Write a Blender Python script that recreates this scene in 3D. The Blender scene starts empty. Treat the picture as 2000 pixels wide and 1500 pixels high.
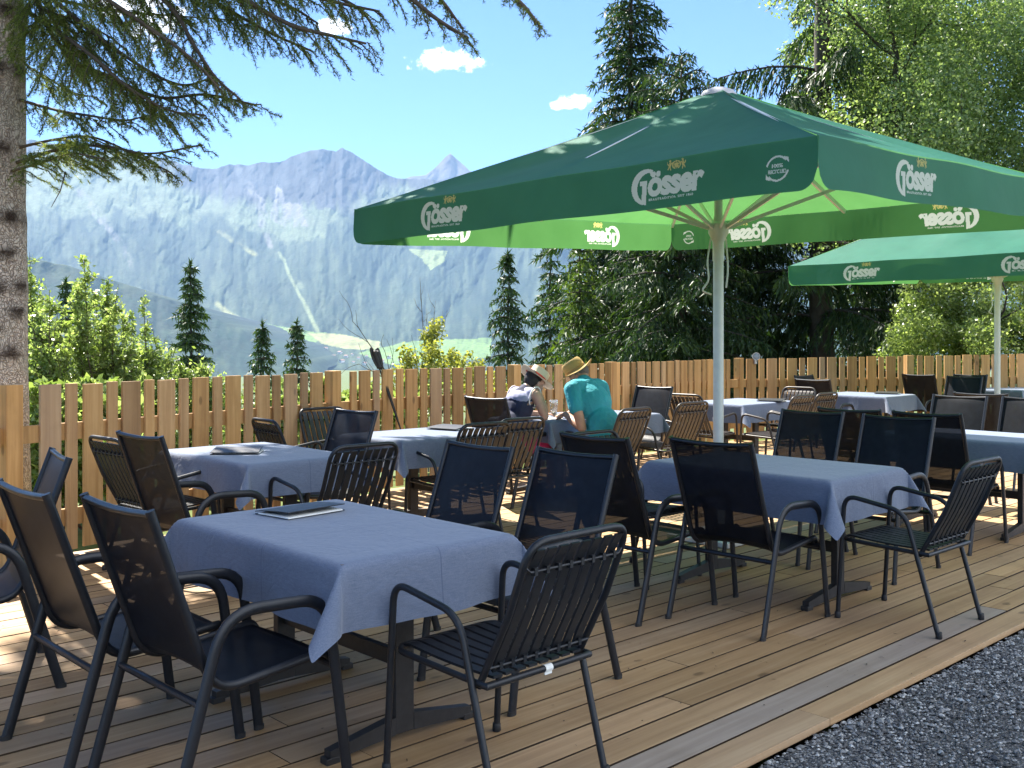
import bpy, bmesh, math, random
import numpy as np
from mathutils import Vector, Matrix
from mathutils.bvhtree import BVHTree
PI = math.pi
R = math.radians
scene = bpy.context.scene
COL = scene.collection

# ---------------------------------------------------------------- camera, sky, sun, exposure
# world X runs along the deck boards, world Y across them towards the valley, Z up; metres
FX = 2000.0; HOR = 664.0; CAMZ = 1.5
DX, DY = .7256, .6881                    # camera axes seen in world axes
def cw(X, Y):                             # camera-frame ground coords (right, forward) -> world
    return (X*DX + Y*DY, -X*DY + Y*DX)
def P(px, py, Y):                         # point seen at a photo pixel, Y metres ahead
    X = (px-1000)/FX*Y
    u, v = cw(X, Y)
    return Vector((u, v, CAMZ + (HOR-py)*Y/FX))
cam_d = bpy.data.cameras.new('camera')
cam = bpy.data.objects.new('camera', cam_d); COL.objects.link(cam)
cam.location = (0, 0, CAMZ)
cam.rotation_euler = (R(90), 0, -math.atan2(DY, DX))
cam_d.sensor_width = 36; cam_d.lens = 36*FX/2000
cam_d.shift_y = -(750-HOR)/2000
cam_d.clip_start = .05; cam_d.clip_end = 60000
scene.camera = cam

SUN_EL = 52
sx, sy = cw(-.62, .785)
sdir = Vector((sx*math.cos(R(SUN_EL)), sy*math.cos(R(SUN_EL)), math.sin(R(SUN_EL)))).normalized()
sun_d = bpy.data.lights.new('sun', 'SUN'); sun_d.energy = 5.0; sun_d.angle = R(.53); sun_d.color = (1, .94, .84)
sun = bpy.data.objects.new('sun', sun_d); COL.objects.link(sun)
sun.rotation_euler = (-sdir).to_track_quat('-Z', 'Y').to_euler()
sun.location = (0, 0, 60)

world = bpy.data.worlds.new('World'); scene.world = world; world.use_nodes = True
wn = world.node_tree.nodes; wl = world.node_tree.links; wn.clear()
w_out = wn.new('ShaderNodeOutputWorld'); w_bg = wn.new('ShaderNodeBackground')
sky = wn.new('ShaderNodeTexSky'); sky.sky_type = 'NISHITA'; sky.sun_disc = False
sky.sun_elevation = R(SUN_EL); sky.sun_rotation = math.atan2(sdir.x, sdir.y)
sky.altitude = 2200; sky.air_density = 1.0; sky.dust_density = .05; sky.ozone_density = 3.5
w_bg.inputs['Strength'].default_value = .057
# cumulus clouds of the sky itself, placed by direction
tc = wn.new('ShaderNodeTexCoord')
cn = wn.new('ShaderNodeTexNoise'); cn.inputs['Scale'].default_value = 60; cn.inputs['Detail'].default_value = 9; cn.inputs['Roughness'].default_value = .62
wl.new(tc.outputs['Generated'], cn.inputs['Vector'])
cn2 = wn.new('ShaderNodeTexNoise'); cn2.inputs['Scale'].default_value = 14; cn2.inputs['Detail'].default_value = 4
wl.new(tc.outputs['Generated'], cn2.inputs['Vector'])
def wmath(op, a, b=None, c=None):
    n = wn.new('ShaderNodeMath'); n.operation = op
    for i, x in enumerate((a, b, c)):
        if x is None: continue
        if isinstance(x, (int, float)): n.inputs[i].default_value = x
        else: wl.new(x, n.inputs[i])
    return n.outputs[0]
def wdot(vec):
    n = wn.new('ShaderNodeVectorMath'); n.operation = 'DOT_PRODUCT'
    wl.new(tc.outputs['Generated'], n.inputs[0]); n.inputs[1].default_value = vec
    return n.outputs['Value']
def cloud(px, py, rw, rh):
    c = (P(px, py, 1000)-Vector((0, 0, CAMZ))).normalized()
    h = Vector((c.y, -c.x, 0)).normalized(); up = h.cross(c)
    a = wmath('DIVIDE', wdot(h), rw/FX); b = wmath('DIVIDE', wdot(up), rh/FX)
    # flat base: lower half falls off faster
    bneg = wmath('MULTIPLY', wmath('MINIMUM', b, 0), .7)
    q = wmath('ADD', wmath('MULTIPLY', a, a), wmath('ADD', wmath('MULTIPLY', b, b), wmath('MULTIPLY', bneg, bneg)))
    front = wmath('GREATER_THAN', wdot(c), .5)
    d = wmath('SUBTRACT', wmath('ADD', wmath('SUBTRACT', 1.0, q), wmath('MULTIPLY', wmath('SUBTRACT', cn.outputs['Fac'], .5), 5.5)), .05)
    return wmath('MULTIPLY', front, d)
acc = None
for spec in ((868, 122, 72, 26), (1112, 200, 36, 17), (1086, 209, 13, 8), (300, 45, 62, 52), (1560, 215, 60, 40), (655, 55, 40, 20), (1480, 330, 40, 20), (215, 8, 70, 30), (2400, 200, 200, 60), (-500, 150, 220, 90)):
    d = cloud(*spec)
    acc = d if acc is None else wmath('MAXIMUM', acc, d)
# unseen bright cloud bank added behind the viewer to fill the shade
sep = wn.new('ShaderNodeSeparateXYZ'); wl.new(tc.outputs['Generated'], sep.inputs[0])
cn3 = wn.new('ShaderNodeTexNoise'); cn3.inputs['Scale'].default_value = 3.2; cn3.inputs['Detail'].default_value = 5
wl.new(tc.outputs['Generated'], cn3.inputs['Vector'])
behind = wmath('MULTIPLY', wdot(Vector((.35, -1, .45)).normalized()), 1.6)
fill_bank = wmath('ADD', wmath('SUBTRACT', behind, .60), wmath('MULTIPLY', wmath('SUBTRACT', cn3.outputs['Fac'], .5), 2.6))
acc = wmath('MAXIMUM', acc, fill_bank)
cfac = wn.new('ShaderNodeMapRange'); cfac.interpolation_type = 'SMOOTHSTEP'
cfac.inputs['From Min'].default_value = 0; cfac.inputs['From Max'].default_value = .95
wl.new(acc, cfac.inputs['Value'])
ccol = wn.new('ShaderNodeMix'); ccol.data_type = 'RGBA'
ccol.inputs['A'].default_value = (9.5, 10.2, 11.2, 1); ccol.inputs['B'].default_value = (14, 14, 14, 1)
wl.new(cn2.outputs['Fac'], ccol.inputs['Factor'])
wmix = wn.new('ShaderNodeMix'); wmix.data_type = 'RGBA'
tint = wn.new('ShaderNodeMix'); tint.data_type = 'RGBA'; tint.blend_type = 'MULTIPLY'; tint.inputs['Factor'].default_value = 1; tint.inputs['B'].default_value = (.66, .83, 1, 1)
wl.new(sky.outputs[0], tint.inputs['A'])
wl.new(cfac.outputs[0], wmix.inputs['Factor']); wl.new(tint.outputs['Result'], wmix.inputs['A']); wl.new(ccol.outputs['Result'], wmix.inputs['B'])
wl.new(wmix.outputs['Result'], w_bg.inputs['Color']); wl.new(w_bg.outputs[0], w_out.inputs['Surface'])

scene.view_settings.view_transform = 'Standard'; scene.view_settings.look = 'None'
scene.view_settings.gamma = 1; scene.view_settings.exposure = 2.1
scene.cycles.use_denoising = True
scene.cycles.max_bounces = 8; scene.cycles.transparent_max_bounces = 16
scene.cycles.diffuse_bounces = 4; scene.cycles.transmission_bounces = 5; scene.cycles.glossy_bounces = 3
scene.cycles.volume_bounces = 0
scene.cycles.sample_clamp_indirect = 6
scene.cycles.caustics_reflective = False; scene.cycles.caustics_refractive = False

# ---------------------------------------------------------------- helpers
class MB:
    """collects shapes and builds ONE mesh object"""
    def __init__(s): s.v = []; s.f = []
    def add(s, vs, fs):
        n = len(s.v); s.v += [tuple(x) for x in vs]; s.f += [tuple(i+n for i in f) for f in fs]; return s
    def box(s, c, size, rot=None, bev=0):
        hx, hy, hz = size[0]/2, size[1]/2, size[2]/2
        vs = [Vector((x*hx, y*hy, z*hz)) for z in (-1, 1) for y in (-1, 1) for x in (-1, 1)]
        if rot is not None: vs = [rot @ v for v in vs]
        c = Vector(c); vs = [v+c for v in vs]
        return s.add(vs, [(0, 2, 3, 1), (4, 5, 7, 6), (0, 1, 5, 4), (2, 6, 7, 3), (0, 4, 6, 2), (1, 3, 7, 5)])
    def bbox(s, c, size, rot=None, b=.004):
        """box with chamfered edges"""
        bm = bmesh.new(); bmesh.ops.create_cube(bm, size=1)
        for v in bm.verts: v.co = Vector((v.co.x*size[0], v.co.y*size[1], v.co.z*size[2]))
        bmesh.ops.bevel(bm, geom=list(bm.edges), offset=b, segments=2, profile=.6, affect='EDGES')
        c = Vector(c); bm.verts.index_update()
        vs = [(rot @ v.co if rot is not None else v.co)+c for v in bm.verts]
        s.add(vs, [[v.index for v in f.verts] for f in bm.faces]); bm.free(); return s
    def tube(s, pts, r, n=10, cap=True, flat=1.0, up=None):
        """round or oval tube along a polyline; r may be a list; flat squeezes along the second frame axis"""
        pts = [Vector(p) for p in pts]; m = len(pts)
        rs = list(r) if isinstance(r, (list, tuple, np.ndarray)) else [r]*m
        tang = []
        for i in range(m):
            t = pts[min(i+1, m-1)]-pts[max(i-1, 0)]
            tang.append(t.normalized() if t.length > 1e-9 else Vector((0, 0, 1)))
        ref = Vector(up) if up is not None else (Vector((0, 0, 1)) if abs(tang[0].z) < .9 else Vector((1, 0, 0)))
        a = tang[0].cross(ref).normalized()
        vs = []; fs = []
        for i in range(m):
            t = tang[i]
            if up is not None:
                a2 = t.cross(Vector(up))
                if a2.length > 1e-4: a = a2.normalized()
            a = (a - t*a.dot(t)).normalized(); b = t.cross(a)
            for k in range(n):
                th = 2*PI*k/n
                vs.append(pts[i]+a*(math.cos(th)*rs[i])+b*(math.sin(th)*rs[i]*flat))
        for i in range(m-1):
            for k in range(n):
                fs.append((i*n+k, i*n+(k+1) % n, (i+1)*n+(k+1) % n, (i+1)*n+k))
        if cap:
            fs.append(tuple(range(n-1, -1, -1))); fs.append(tuple((m-1)*n+k for k in range(n)))
        return s.add(vs, fs)
    def bar(s, p, q, w, h, up=(0, 0, 1)):
        p = Vector(p); q = Vector(q); t = (q-p).normalized(); a = t.cross(Vector(up)).normalized(); b = a.cross(t)
        vs = []
        for o in (p, q):
            for i, j in ((-1, -1), (1, -1), (1, 1), (-1, 1)): vs.append(o+a*(i*w/2)+b*(j*h/2))
        return s.add(vs, [(0, 1, 2, 3), (7, 6, 5, 4), (0, 4, 5, 1), (1, 5, 6, 2), (2, 6, 7, 3), (3, 7, 4, 0)])
    def lathe(s, prof, c=(0, 0, 0), n=24, ax=None):
        """profile of (radius, height); ax optional rotation matrix"""
        c = Vector(c); vs = []; fs = []; m = len(prof)
        for r, z in prof:
            for k in range(n):
                p = Vector((r*math.cos(2*PI*k/n), r*math.sin(2*PI*k/n), z))
                vs.append((ax @ p if ax is not None else p)+c)
        for i in range(m-1):
            for k in range(n): fs.append((i*n+k, i*n+(k+1) % n, (i+1)*n+(k+1) % n, (i+1)*n+k))
        if prof[0][0] > 1e-6: fs.append(tuple(range(n-1, -1, -1)))
        if prof[-1][0] > 1e-6: fs.append(tuple((m-1)*n+k for k in range(n)))
        return s.add(vs, fs)
    def grid(s, fn, nu, nv):
        vs = [fn(i/nu, j/nv) for j in range(nv+1) for i in range(nu+1)]
        fs = [(j*(nu+1)+i, j*(nu+1)+i+1, (j+1)*(nu+1)+i+1, (j+1)*(nu+1)+i) for j in range(nv) for i in range(nu)]
        return s.add(vs, fs)
    def poly(s, pts): return s.add(pts, [tuple(range(len(pts)))])
    def build(s, name, m, parent=None, smooth=False, sharp=None, loc=None):
        me = bpy.data.meshes.new(name); me.from_pydata(s.v, [], s.f); me.validate(); me.update()
        if smooth:
            me.polygons.foreach_set('use_smooth', [True]*len(me.polygons))
            if sharp is not None: me.set_sharp_from_angle(angle=R(sharp))
        if m is not None: me.materials.append(m)
        o = bpy.data.objects.new(name, me); COL.objects.link(o)
        if parent is not None: o.parent = parent
        if loc is not None: o.location = loc
        return o
def smooth_path(ctrl, n=8):
    """Catmull-Rom through control points"""
    c = [Vector(p) for p in ctrl]; c = [c[0]*2-c[1]]+c+[c[-1]*2-c[-2]]; out = []
    for i in range(1, len(c)-2):
        for k in range(n):
            t = k/n; a, b, d, e = c[i-1], c[i], c[i+1], c[i+2]
            out.append(.5*((2*b)+(d-a)*t+(2*a-5*b+4*d-e)*t*t+(3*b-a-3*d+e)*t**3))
    out.append(c[-2]); return out
def fillet(pts, r, n=6):
    """polyline with rounded corners of radius r (number or list per inner corner)"""
    pts = [Vector(p) for p in pts]; out = [pts[0]]
    for i in range(1, len(pts)-1):
        rr = r[i-1] if isinstance(r, (list, tuple)) else r
        a = (pts[i-1]-pts[i]); b = (pts[i+1]-pts[i]); la, lb = a.length, b.length; a.normalize(); b.normalize()
        d = min(rr, la*.49, lb*.49); p0 = pts[i]+a*d; p1 = pts[i]+b*d
        for k in range(n+1):
            t = k/n; out.append(p0*(1-t)**2+pts[i]*2*t*(1-t)+p1*t*t)
    out.append(pts[-1]); return out
def tag(o, label=None, cat=None, group=None, kind=None):
    if label: o['label'] = label
    if cat: o['category'] = cat
    if group: o['group'] = group
    if kind: o['kind'] = kind
    return o
def thing(name, label, cat, loc=(0, 0, 0), rz=0, group=None):
    o = bpy.data.objects.new(name, None); COL.objects.link(o); o.empty_display_size = .1
    o.location = loc; o.rotation_euler = (0, 0, rz)
    return tag(o, label, cat, group)
def dup(root, loc, rz, label, group=None, scale=None):
    r = root.copy(); COL.objects.link(r); r.location = loc; r.rotation_euler = (0, 0, rz); r['label'] = label
    if group: r['group'] = group
    if scale is not None: r.scale = scale
    for ch in list(root.children):
        c = ch.copy(); COL.objects.link(c); c.parent = r
        for g in ch.children:
            d = g.copy(); COL.objects.link(d); d.parent = c
    return r
def tris_obj(name, V, m, parent=None, nper=3, extra=None):
    """object from a numpy soup of separate polygons with nper corners each"""
    V = np.asarray(V, dtype=np.float32).reshape(-1, 3); n = len(V)//nper
    me = bpy.data.meshes.new(name); me.vertices.add(len(V)); me.vertices.foreach_set('co', V.ravel())
    me.loops.add(len(V)); me.loops.foreach_set('vertex_index', np.arange(len(V), dtype=np.int32))
    me.polygons.add(n); me.polygons.foreach_set('loop_start', np.arange(0, len(V), nper, dtype=np.int32))
    me.polygons.foreach_set('loop_total', np.full(n, nper, dtype=np.int32)); me.update(calc_edges=True)
    me.materials.append(m)
    o = bpy.data.objects.new(name, me); COL.objects.link(o)
    if parent is not None: o.parent = parent
    return o
# ---------------------------------------------------------------- materials
class NT:
    def __init__(s, name):
        s.m = bpy.data.materials.new(name); s.m.use_nodes = True; s.n = s.m.node_tree.nodes; s.l = s.m.node_tree.links
        s.n.clear(); s.out = s.n.new('ShaderNodeOutputMaterial'); s.co = None
    def node(s, t, **kw):
        n = s.n.new(t)
        for k, v in kw.items():
            if k.startswith('_'): setattr(n, k[1:], v)
            else: s.set(n.inputs[k.replace('__', ' ')], v)
        return n
    def set(s, i, v):
        if hasattr(v, 'is_output') or isinstance(v, bpy.types.NodeSocket): s.l.new(v, i)
        else: i.default_value = v
    def obj(s):
        if s.co is None: s.co = s.n.new('ShaderNodeTexCoord')
        return s.co.outputs['Object']
    def mapping(s, scale=(1, 1, 1), vec=None, loc=(0, 0, 0), rot=(0, 0, 0)):
        n = s.n.new('ShaderNodeMapping'); s.l.new(vec if vec is not None else s.obj(), n.inputs['Vector'])
        n.inputs['Scale'].default_value = scale; n.inputs['Location'].default_value = loc; n.inputs['Rotation'].default_value = rot
        return n.outputs[0]
    def noise(s, scale, detail=4, rough=.55, vec=None, dist=0):
        n = s.n.new('ShaderNodeTexNoise'); s.l.new(vec if vec is not None else s.obj(), n.inputs['Vector'])
        n.inputs['Scale'].default_value = scale; n.inputs['Detail'].default_value = detail; n.inputs['Roughness'].default_value = rough
        n.inputs['Distortion'].default_value = dist
        return n.outputs['Fac']
    def math(s, op, a, b=0.0, c=None):
        n = s.n.new('ShaderNodeMath'); n.operation = op; s.set(n.inputs[0], a); s.set(n.inputs[1], b)
        if c is not None: s.set(n.inputs[2], c)
        return n.outputs[0]
    def ramp(s, fac, stops):
        n = s.n.new('ShaderNodeValToRGB'); s.l.new(fac, n.inputs[0]); e = n.color_ramp.elements
        while len(e) < len(stops): e.new(.5)
        for i, (p, c) in enumerate(stops):
            e[i].position = p; e[i].color = (*c, 1) if len(c) == 3 else c
        return n.outputs[0]
    def mix(s, fac, a, b, mode='MIX'):
        n = s.n.new('ShaderNodeMix'); n.data_type = 'RGBA'; n.blend_type = mode; s.set(n.inputs['Factor'], fac)
        for k, x in (('A', a), ('B', b)): s.set(n.inputs[k], (*x, 1) if isinstance(x, tuple) and len(x) == 3 else x)
        return n.outputs['Result']
    def bump(s, h, strength=.3, dist=.01, normal=None):
        n = s.n.new('ShaderNodeBump'); n.inputs['Strength'].default_value = strength; n.inputs['Distance'].default_value = dist
        s.l.new(h, n.inputs['Height'])
        if normal is not None: s.l.new(normal, n.inputs['Normal'])
        return n.outputs[0]
    def bsdf(s, col, rough=.5, metal=0.0, normal=None, spec=.5):
        b = s.n.new('ShaderNodeBsdfPrincipled'); s.set(b.inputs['Base Color'], (*col, 1) if isinstance(col, tuple) and len(col) == 3 else col)
        s.set(b.inputs['Roughness'], rough); s.set(b.inputs['Metallic'], metal); s.set(b.inputs['Specular IOR Level'], spec)
        if normal is not None: s.l.new(normal, b.inputs['Normal'])
        return b
    def done(s, shader):
        s.l.new(shader.outputs[0] if hasattr(shader, 'outputs') else shader, s.out.inputs['Surface']); return s.m
    def mixsh(s, fac, a, b):
        n = s.n.new('ShaderNodeMixShader'); s.set(n.inputs[0], fac); s.l.new(a.outputs[0] if hasattr(a, 'outputs') else a, n.inputs[1])
        s.l.new(b.outputs[0] if hasattr(b, 'outputs') else b, n.inputs[2]); return n.outputs[0]
    def translucent(s, col):
        n = s.n.new('ShaderNodeBsdfTranslucent'); s.set(n.inputs['Color'], (*col, 1) if isinstance(col, tuple) and len(col) == 3 else col); return n
    def island(s): return s.n.new('ShaderNodeNewGeometry').outputs['Random Per Island']
    def attr(s, name):
        n = s.n.new('ShaderNodeAttribute'); n.attribute_name = name; return n.outputs['Color']
M = {}
def plain(name, col, rough=.5, metal=0.0, var=.12, scale=30, bump=0.0, spec=.5):
    t = NT(name); f = t.noise(scale, 4)
    lo = tuple(c*(1-var) for c in col); hi = tuple(min(1, c*(1+var)) for c in col)
    c = t.ramp(f, [(.3, lo), (.7, hi)]); r = t.math('ADD', t.math('MULTIPLY', t.noise(scale*.4, 3), .2), rough-.1)
    nm = t.bump(f, bump, .003) if bump else None
    M[name] = t.done(t.bsdf(c, r, metal, nm, spec)); return M[name]
def leafmat(name, c0, c1, c2, trans=.45, tcol=None, rough=.5, spec=.3):
    t = NT(name); isl = t.island(); big = t.noise(.9, 3)
    f = t.math('ADD', t.math('MULTIPLY', isl, .6), t.math('MULTIPLY', big, .4))
    c = t.ramp(f, [(.2, c0), (.5, c1), (.85, c2)])
    tc_ = t.mix(1.0, c, tcol or (1.5, 1.6, .6), 'MULTIPLY')
    b = t.bsdf(c, rough, 0, None, spec); tr = t.translucent(tc_)
    M[name] = t.done(t.mixsh(trans, b, tr)); return M[name]

plain('chair_frame', (.014, .016, .021), .36, .3, .15, 60)
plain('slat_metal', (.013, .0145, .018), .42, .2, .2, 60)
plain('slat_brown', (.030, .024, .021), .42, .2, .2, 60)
plain('table_steel', (.028, .026, .026), .5, .3, .2, 40)
plain('foot_plastic', (.012, .012, .013), .6)
plain('white_metal', (.62, .62, .58), .38, .1, .05, 20)
plain('cap_grey', (.42, .41, .43), .45, 0, .06, 30)
plain('tabletop', (.10, .08, .07), .5)
plain('black_leather', (.012, .012, .014), .5, 0, .3, 120, .2)
plain('paper', (.74, .74, .70), .7, 0, .04, 40)
plain('menu_print', (.16, .2, .25), .7)
plain('black_rubber', (.010, .010, .010), .6, 0, .3, 80, .2)
plain('alu', (.45, .46, .48), .3, .8, .08, 60)
plain('screw', (.5, .5, .48), .35, .8)
def _sling():
    t = NT('sling_fabric'); v = t.mapping((420, 420, 420))
    w = t.node('ShaderNodeTexWave', _wave_type='BANDS', Scale=.5); t.l.new(v, w.inputs['Vector'])
    c = t.ramp(t.noise(22, 4), [(.3, (.006, .007, .011)), (.7, (.011, .013, .018))])
    b = t.bsdf(c, .46, 0, t.bump(w.outputs['Fac'], .15, .001), .12)
    tr = t.node('ShaderNodeBsdfTransparent'); tr.inputs['Color'].default_value = (.9, .93, 1, 1)
    M['sling_fabric'] = t.done(t.mixsh(.035, b, tr))
_sling()
def _cloth():
    t = NT('linen'); wv = t.noise(1, 3, .6, t.mapping((260, 30, 260))); wv2 = t.noise(1, 3, .6, t.mapping((30, 260, 260)))
    f = t.math('ADD', t.math('MULTIPLY', wv, .5), t.math('MULTIPLY', wv2, .5))
    c = t.ramp(f, [(.3, (.098, .130, .200)), (.7, (.185, .215, .290))])
    sp = t.n.new('ShaderNodeSeparateXYZ'); t.l.new(t.obj(), sp.inputs[0])
    cr = None
    for k, off in (('X', .02), ('Y', -.11)):
        d = t.math('ABSOLUTE', t.math('SUBTRACT', sp.outputs[k], off)); d = t.math('MINIMUM', t.math('DIVIDE', d, .0045), 1.0)
        cr = d if cr is None else t.math('MINIMUM', cr, d)
    c = t.mix(t.math('SUBTRACT', 1.0, cr), c, (.095, .122, .20))
    h = t.math('ADD', t.math('MULTIPLY', f, .25), t.math('MULTIPLY', t.noise(6, 4), 2.4))
    h = t.math('ADD', h, t.math('MULTIPLY', cr, .5))
    crumple = t.math('ABSOLUTE', t.math('SUBTRACT', t.noise(5.5, 2, .5, None, 1.4), .5))
    h = t.math('ADD', h, t.math('MULTIPLY', t.math('MINIMUM', crumple, .10), 4.5))
    b = t.bsdf(c, .82, 0, t.bump(h, .35, .006), .2); b.inputs['Sheen Weight'].default_value = .25
    M['linen'] = t.done(t.mixsh(.06, b, t.translucent((.16, .18, .25))))
_cloth()
def woodmat(name, lo, mid, hi, axis, grain=1.0, rough=.62, knot=True):
    """timber with grain along axis (0,1,2) and per-piece tint from the attribute 'tint'"""
    t = NT(name); sc = [26*grain]*3; sc[axis] = .9*grain
    at = t.n.new('ShaderNodeAttribute'); at.attribute_name = 'tint'
    off = t.n.new('ShaderNodeVectorMath'); off.operation = 'MULTIPLY_ADD'; t.l.new(at.outputs['Vector'], off.inputs[0]); off.inputs[1].default_value = (37, 53, 71); t.l.new(t.obj(), off.inputs[2])
    vec = t.mapping(tuple(sc), off.outputs[0])
    g = t.noise(1, 6, .6, vec, .6); big = t.noise(1, 3, .5, t.mapping(tuple(x*.12 for x in sc), off.outputs[0]))
    f = t.math('ADD', t.math('MULTIPLY', g, .6), t.math('MULTIPLY', big, .4))
    c = t.ramp(f, [(.32, lo), (.5, mid), (.68, hi)])
    if knot:
        ks = [5.5, 5.5, 5.5]; ks[axis] = 2.6
        vo = t.n.new('ShaderNodeTexVoronoi'); t.l.new(t.mapping(tuple(ks), off.outputs[0]), vo.inputs['Vector']); vo.inputs['Scale'].default_value = 1
        k = t.ramp(vo.outputs['Distance'], [(.0, (1, 1, 1)), (.075, (.75, .75, .75)), (.12, (0, 0, 0))])
        c = t.mix(t.math('MULTIPLY', k, .75), c, tuple(x*.38 for x in lo))
    tn = t.n.new('ShaderNodeSeparateColor'); t.l.new(at.outputs['Color'], tn.inputs[0])
    c = t.mix(1.0, c, t.ramp(tn.outputs[0], [(0, (.70, .68, .66)), (.5, (1, 1, 1)), (1, (1.28, 1.22, 1.12))]), 'MULTIPLY')
    c = t.mix(tn.outputs[1], c, t.mix(g, (.17, .17, .18), (.33, .33, .34)))          # weathered grey pieces
    c = t.mix(at.outputs['Alpha'], tuple(x*.13 for x in lo), c)                      # darker sides and chamfers of the boards
    dirt = t.ramp(t.noise(2.3, 5, .65), [(.5, (0, 0, 0)), (.75, (1, 1, 1))])
    c = t.mix(t.math('MULTIPLY', dirt, .28), c, tuple(x*.45 for x in lo))
    M[name] = t.done(t.bsdf(c, rough, 0, t.bump(f, .25, .004), .3)); return M[name]
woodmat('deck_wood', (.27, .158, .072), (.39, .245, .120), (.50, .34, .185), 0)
woodmat('fence_wood', (.28, .145, .050), (.42, .240, .092), (.55, .345, .15), 2)
woodmat('rail_wood', (.24, .11, .035), (.32, .16, .055), (.40, .22, .08), 0, knot=False)
def set_tint(o, per_face, edge=False):
    """per_face: list of (r,g,b) per polygon"""
    me = o.data; a = me.attributes.new('tint', 'FLOAT_COLOR', 'CORNER'); buf = np.zeros((len(me.loops), 4), np.float32); buf[:, 3] = 1
    for p in me.polygons:
        buf[p.loop_start:p.loop_start+p.loop_total, :3] = per_face[p.index]
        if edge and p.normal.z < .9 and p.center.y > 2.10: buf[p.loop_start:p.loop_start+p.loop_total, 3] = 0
    a.data.foreach_set('color', buf.ravel())
# ================================================================ THE SETTING
rng = np.random.default_rng(7)
_lat = rng.random((512, 512)).astype(np.float64)
def vnoise(x, y):
    x = np.asarray(x, float); y = np.asarray(y, float)
    xi = np.floor(x).astype(int); yi = np.floor(y).astype(int); fx = x-xi; fy = y-yi
    fx = fx*fx*(3-2*fx); fy = fy*fy*(3-2*fy)
    a = _lat[xi % 512, yi % 512]; b = _lat[(xi+1) % 512, yi % 512]; c = _lat[xi % 512, (yi+1) % 512]; d = _lat[(xi+1) % 512, (yi+1) % 512]
    return (a*(1-fx)+b*fx)*(1-fy)+(c*(1-fx)+d*fx)*fy-.5
def fbm(x, y, oct=5, g=.5):
    s = 0; a = 1
    for i in range(oct): s = s+a*vnoise(x*2**i+17.3*i, y*2**i+9.1*i); a *= g
    return s
def ridged(x, y, oct=5):
    s = 0; a = 1
    for i in range(oct): s = s+a*(.5-np.abs(2*vnoise(x*2**i+31.7*i, y*2**i+5.9*i))); a *= .5
    return s
def seg_dist(px, py, pts):
    d = np.full(px.shape, 1e9)
    for (x0, y0), (x1, y1) in zip(pts[:-1], pts[1:]):
        dx, dy = x1-x0, y1-y0; t = np.clip(((px-x0)*dx+(py-y0)*dy)/(dx*dx+dy*dy+1e-9), 0, 1)
        d = np.minimum(d, np.hypot(px-x0-t*dx, py-y0-t*dy))
    return d
def in_poly(px, py, pts):
    r = np.zeros(px.shape, bool); n = len(pts)
    for i in range(n):
        (x0, y0), (x1, y1) = pts[i], pts[(i+1) % n]
        c = ((y0 > py) != (y1 > py)) & (px < (x1-x0)*(py-y0)/(y1-y0+1e-12)+x0); r ^= c
    return r
def lerp3(a, b, t): return np.asarray(a)[None, None]*(1-t[..., None])+np.asarray(b)[None, None]*t[..., None]
def mountain_mat(name):
    t = NT(name); g = t.n.new('ShaderNodeNewGeometry'); c = t.attr('Col')
    f = t.noise(1, 3, .6, t.mapping((.035, .035, .02), g.outputs['Position'])); f2 = t.noise(1, 5, .6, t.mapping((.005, .005, .005), g.outputs['Position']))
    fo = t.math('ADD', t.math('MULTIPLY', f, .6), t.math('MULTIPLY', f2, .4))
    c = t.mix(1.0, c, t.ramp(fo, [(.36, (.70, .70, .70)), (.64, (1.3, 1.3, 1.3))]), 'MULTIPLY')
    M[name] = t.done(t.bsdf(c, .9, 0, t.bump(fo, .8, 14), .1))
mountain_mat('mountain_ground')
FOREST = (.011, .028, .016); ALP = (.100, .128, .072); ROCK = (.030, .034, .037); SCREE = (.16, .155, .15); MEADOW = (.11, .18, .05); HAY = (.19, .20, .085)
def mountain(name, sil, base, rb, rt, px0, px1, nx, ny, cover, amp, gexp=1.0, seed=0):
    px = np.linspace(px0, px1, nx)[None, :].repeat(ny, 0); t = np.linspace(0, 1, ny)[:, None].repeat(nx, 1)
    ys = np.interp(px[0], [p[0] for p in sil], [p[1] for p in sil])+(fbm(px[0]/22, px[0]*0+seed+3.3, 5, .55)*5)
    yb = np.interp(px[0], [p[0] for p in base], [p[1] for p in base])
    py = yb[None]+(ys-yb)[None]*t**gexp
    Y = rb+(rt-rb)*t**.9
    w = np.clip(t*6, 0, 1)
    Y = Y+w*(amp*ridged(px/150+seed, py/260+.4*px/150, 6)+amp*.35*fbm(px/38, py/60+seed, 4)+amp*.22*ridged(px/17+.3*py/17, py/34+seed, 4)*.45*np.clip(t*2-.7, 0, 1))
    z = CAMZ+(HOR-py)*Y/FX; X = (px-1000)/FX*Y
    U = X*DX+Y*DY; V = -X*DY+Y*DX
    vs = np.stack([U, V, z], -1).reshape(-1, 3)
    # the far side falls away behind the ridge
    back = np.stack([U[-1]+2200*DY, V[-1]+2200*DX, z[-1]*.45], -1)
    vs = np.vstack([vs, back])
    fs = [(j*nx+i, j*nx+i+1, (j+1)*nx+i+1, (j+1)*nx+i) for j in range(ny) for i in range(nx-1)]
    me = bpy.data.meshes.new(name); me.from_pydata(vs.tolist(), [], fs); me.update()
    me.polygons.foreach_set('use_smooth', [True]*len(me.polygons))
    col = cover(px, py, t); col = np.vstack([col.reshape(-1, 3), np.tile(ROCK, (nx, 1))])
    a = me.color_attributes.new('Col', 'FLOAT_COLOR', 'POINT'); buf = np.ones((len(vs), 4), np.float32); buf[:, :3] = col; a.data.foreach_set('color', buf.ravel())
    me.materials.append(M['mountain_ground'])
    o = bpy.data.objects.new(name, me); COL.objects.link(o); o['kind'] = 'structure'
    return o
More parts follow.
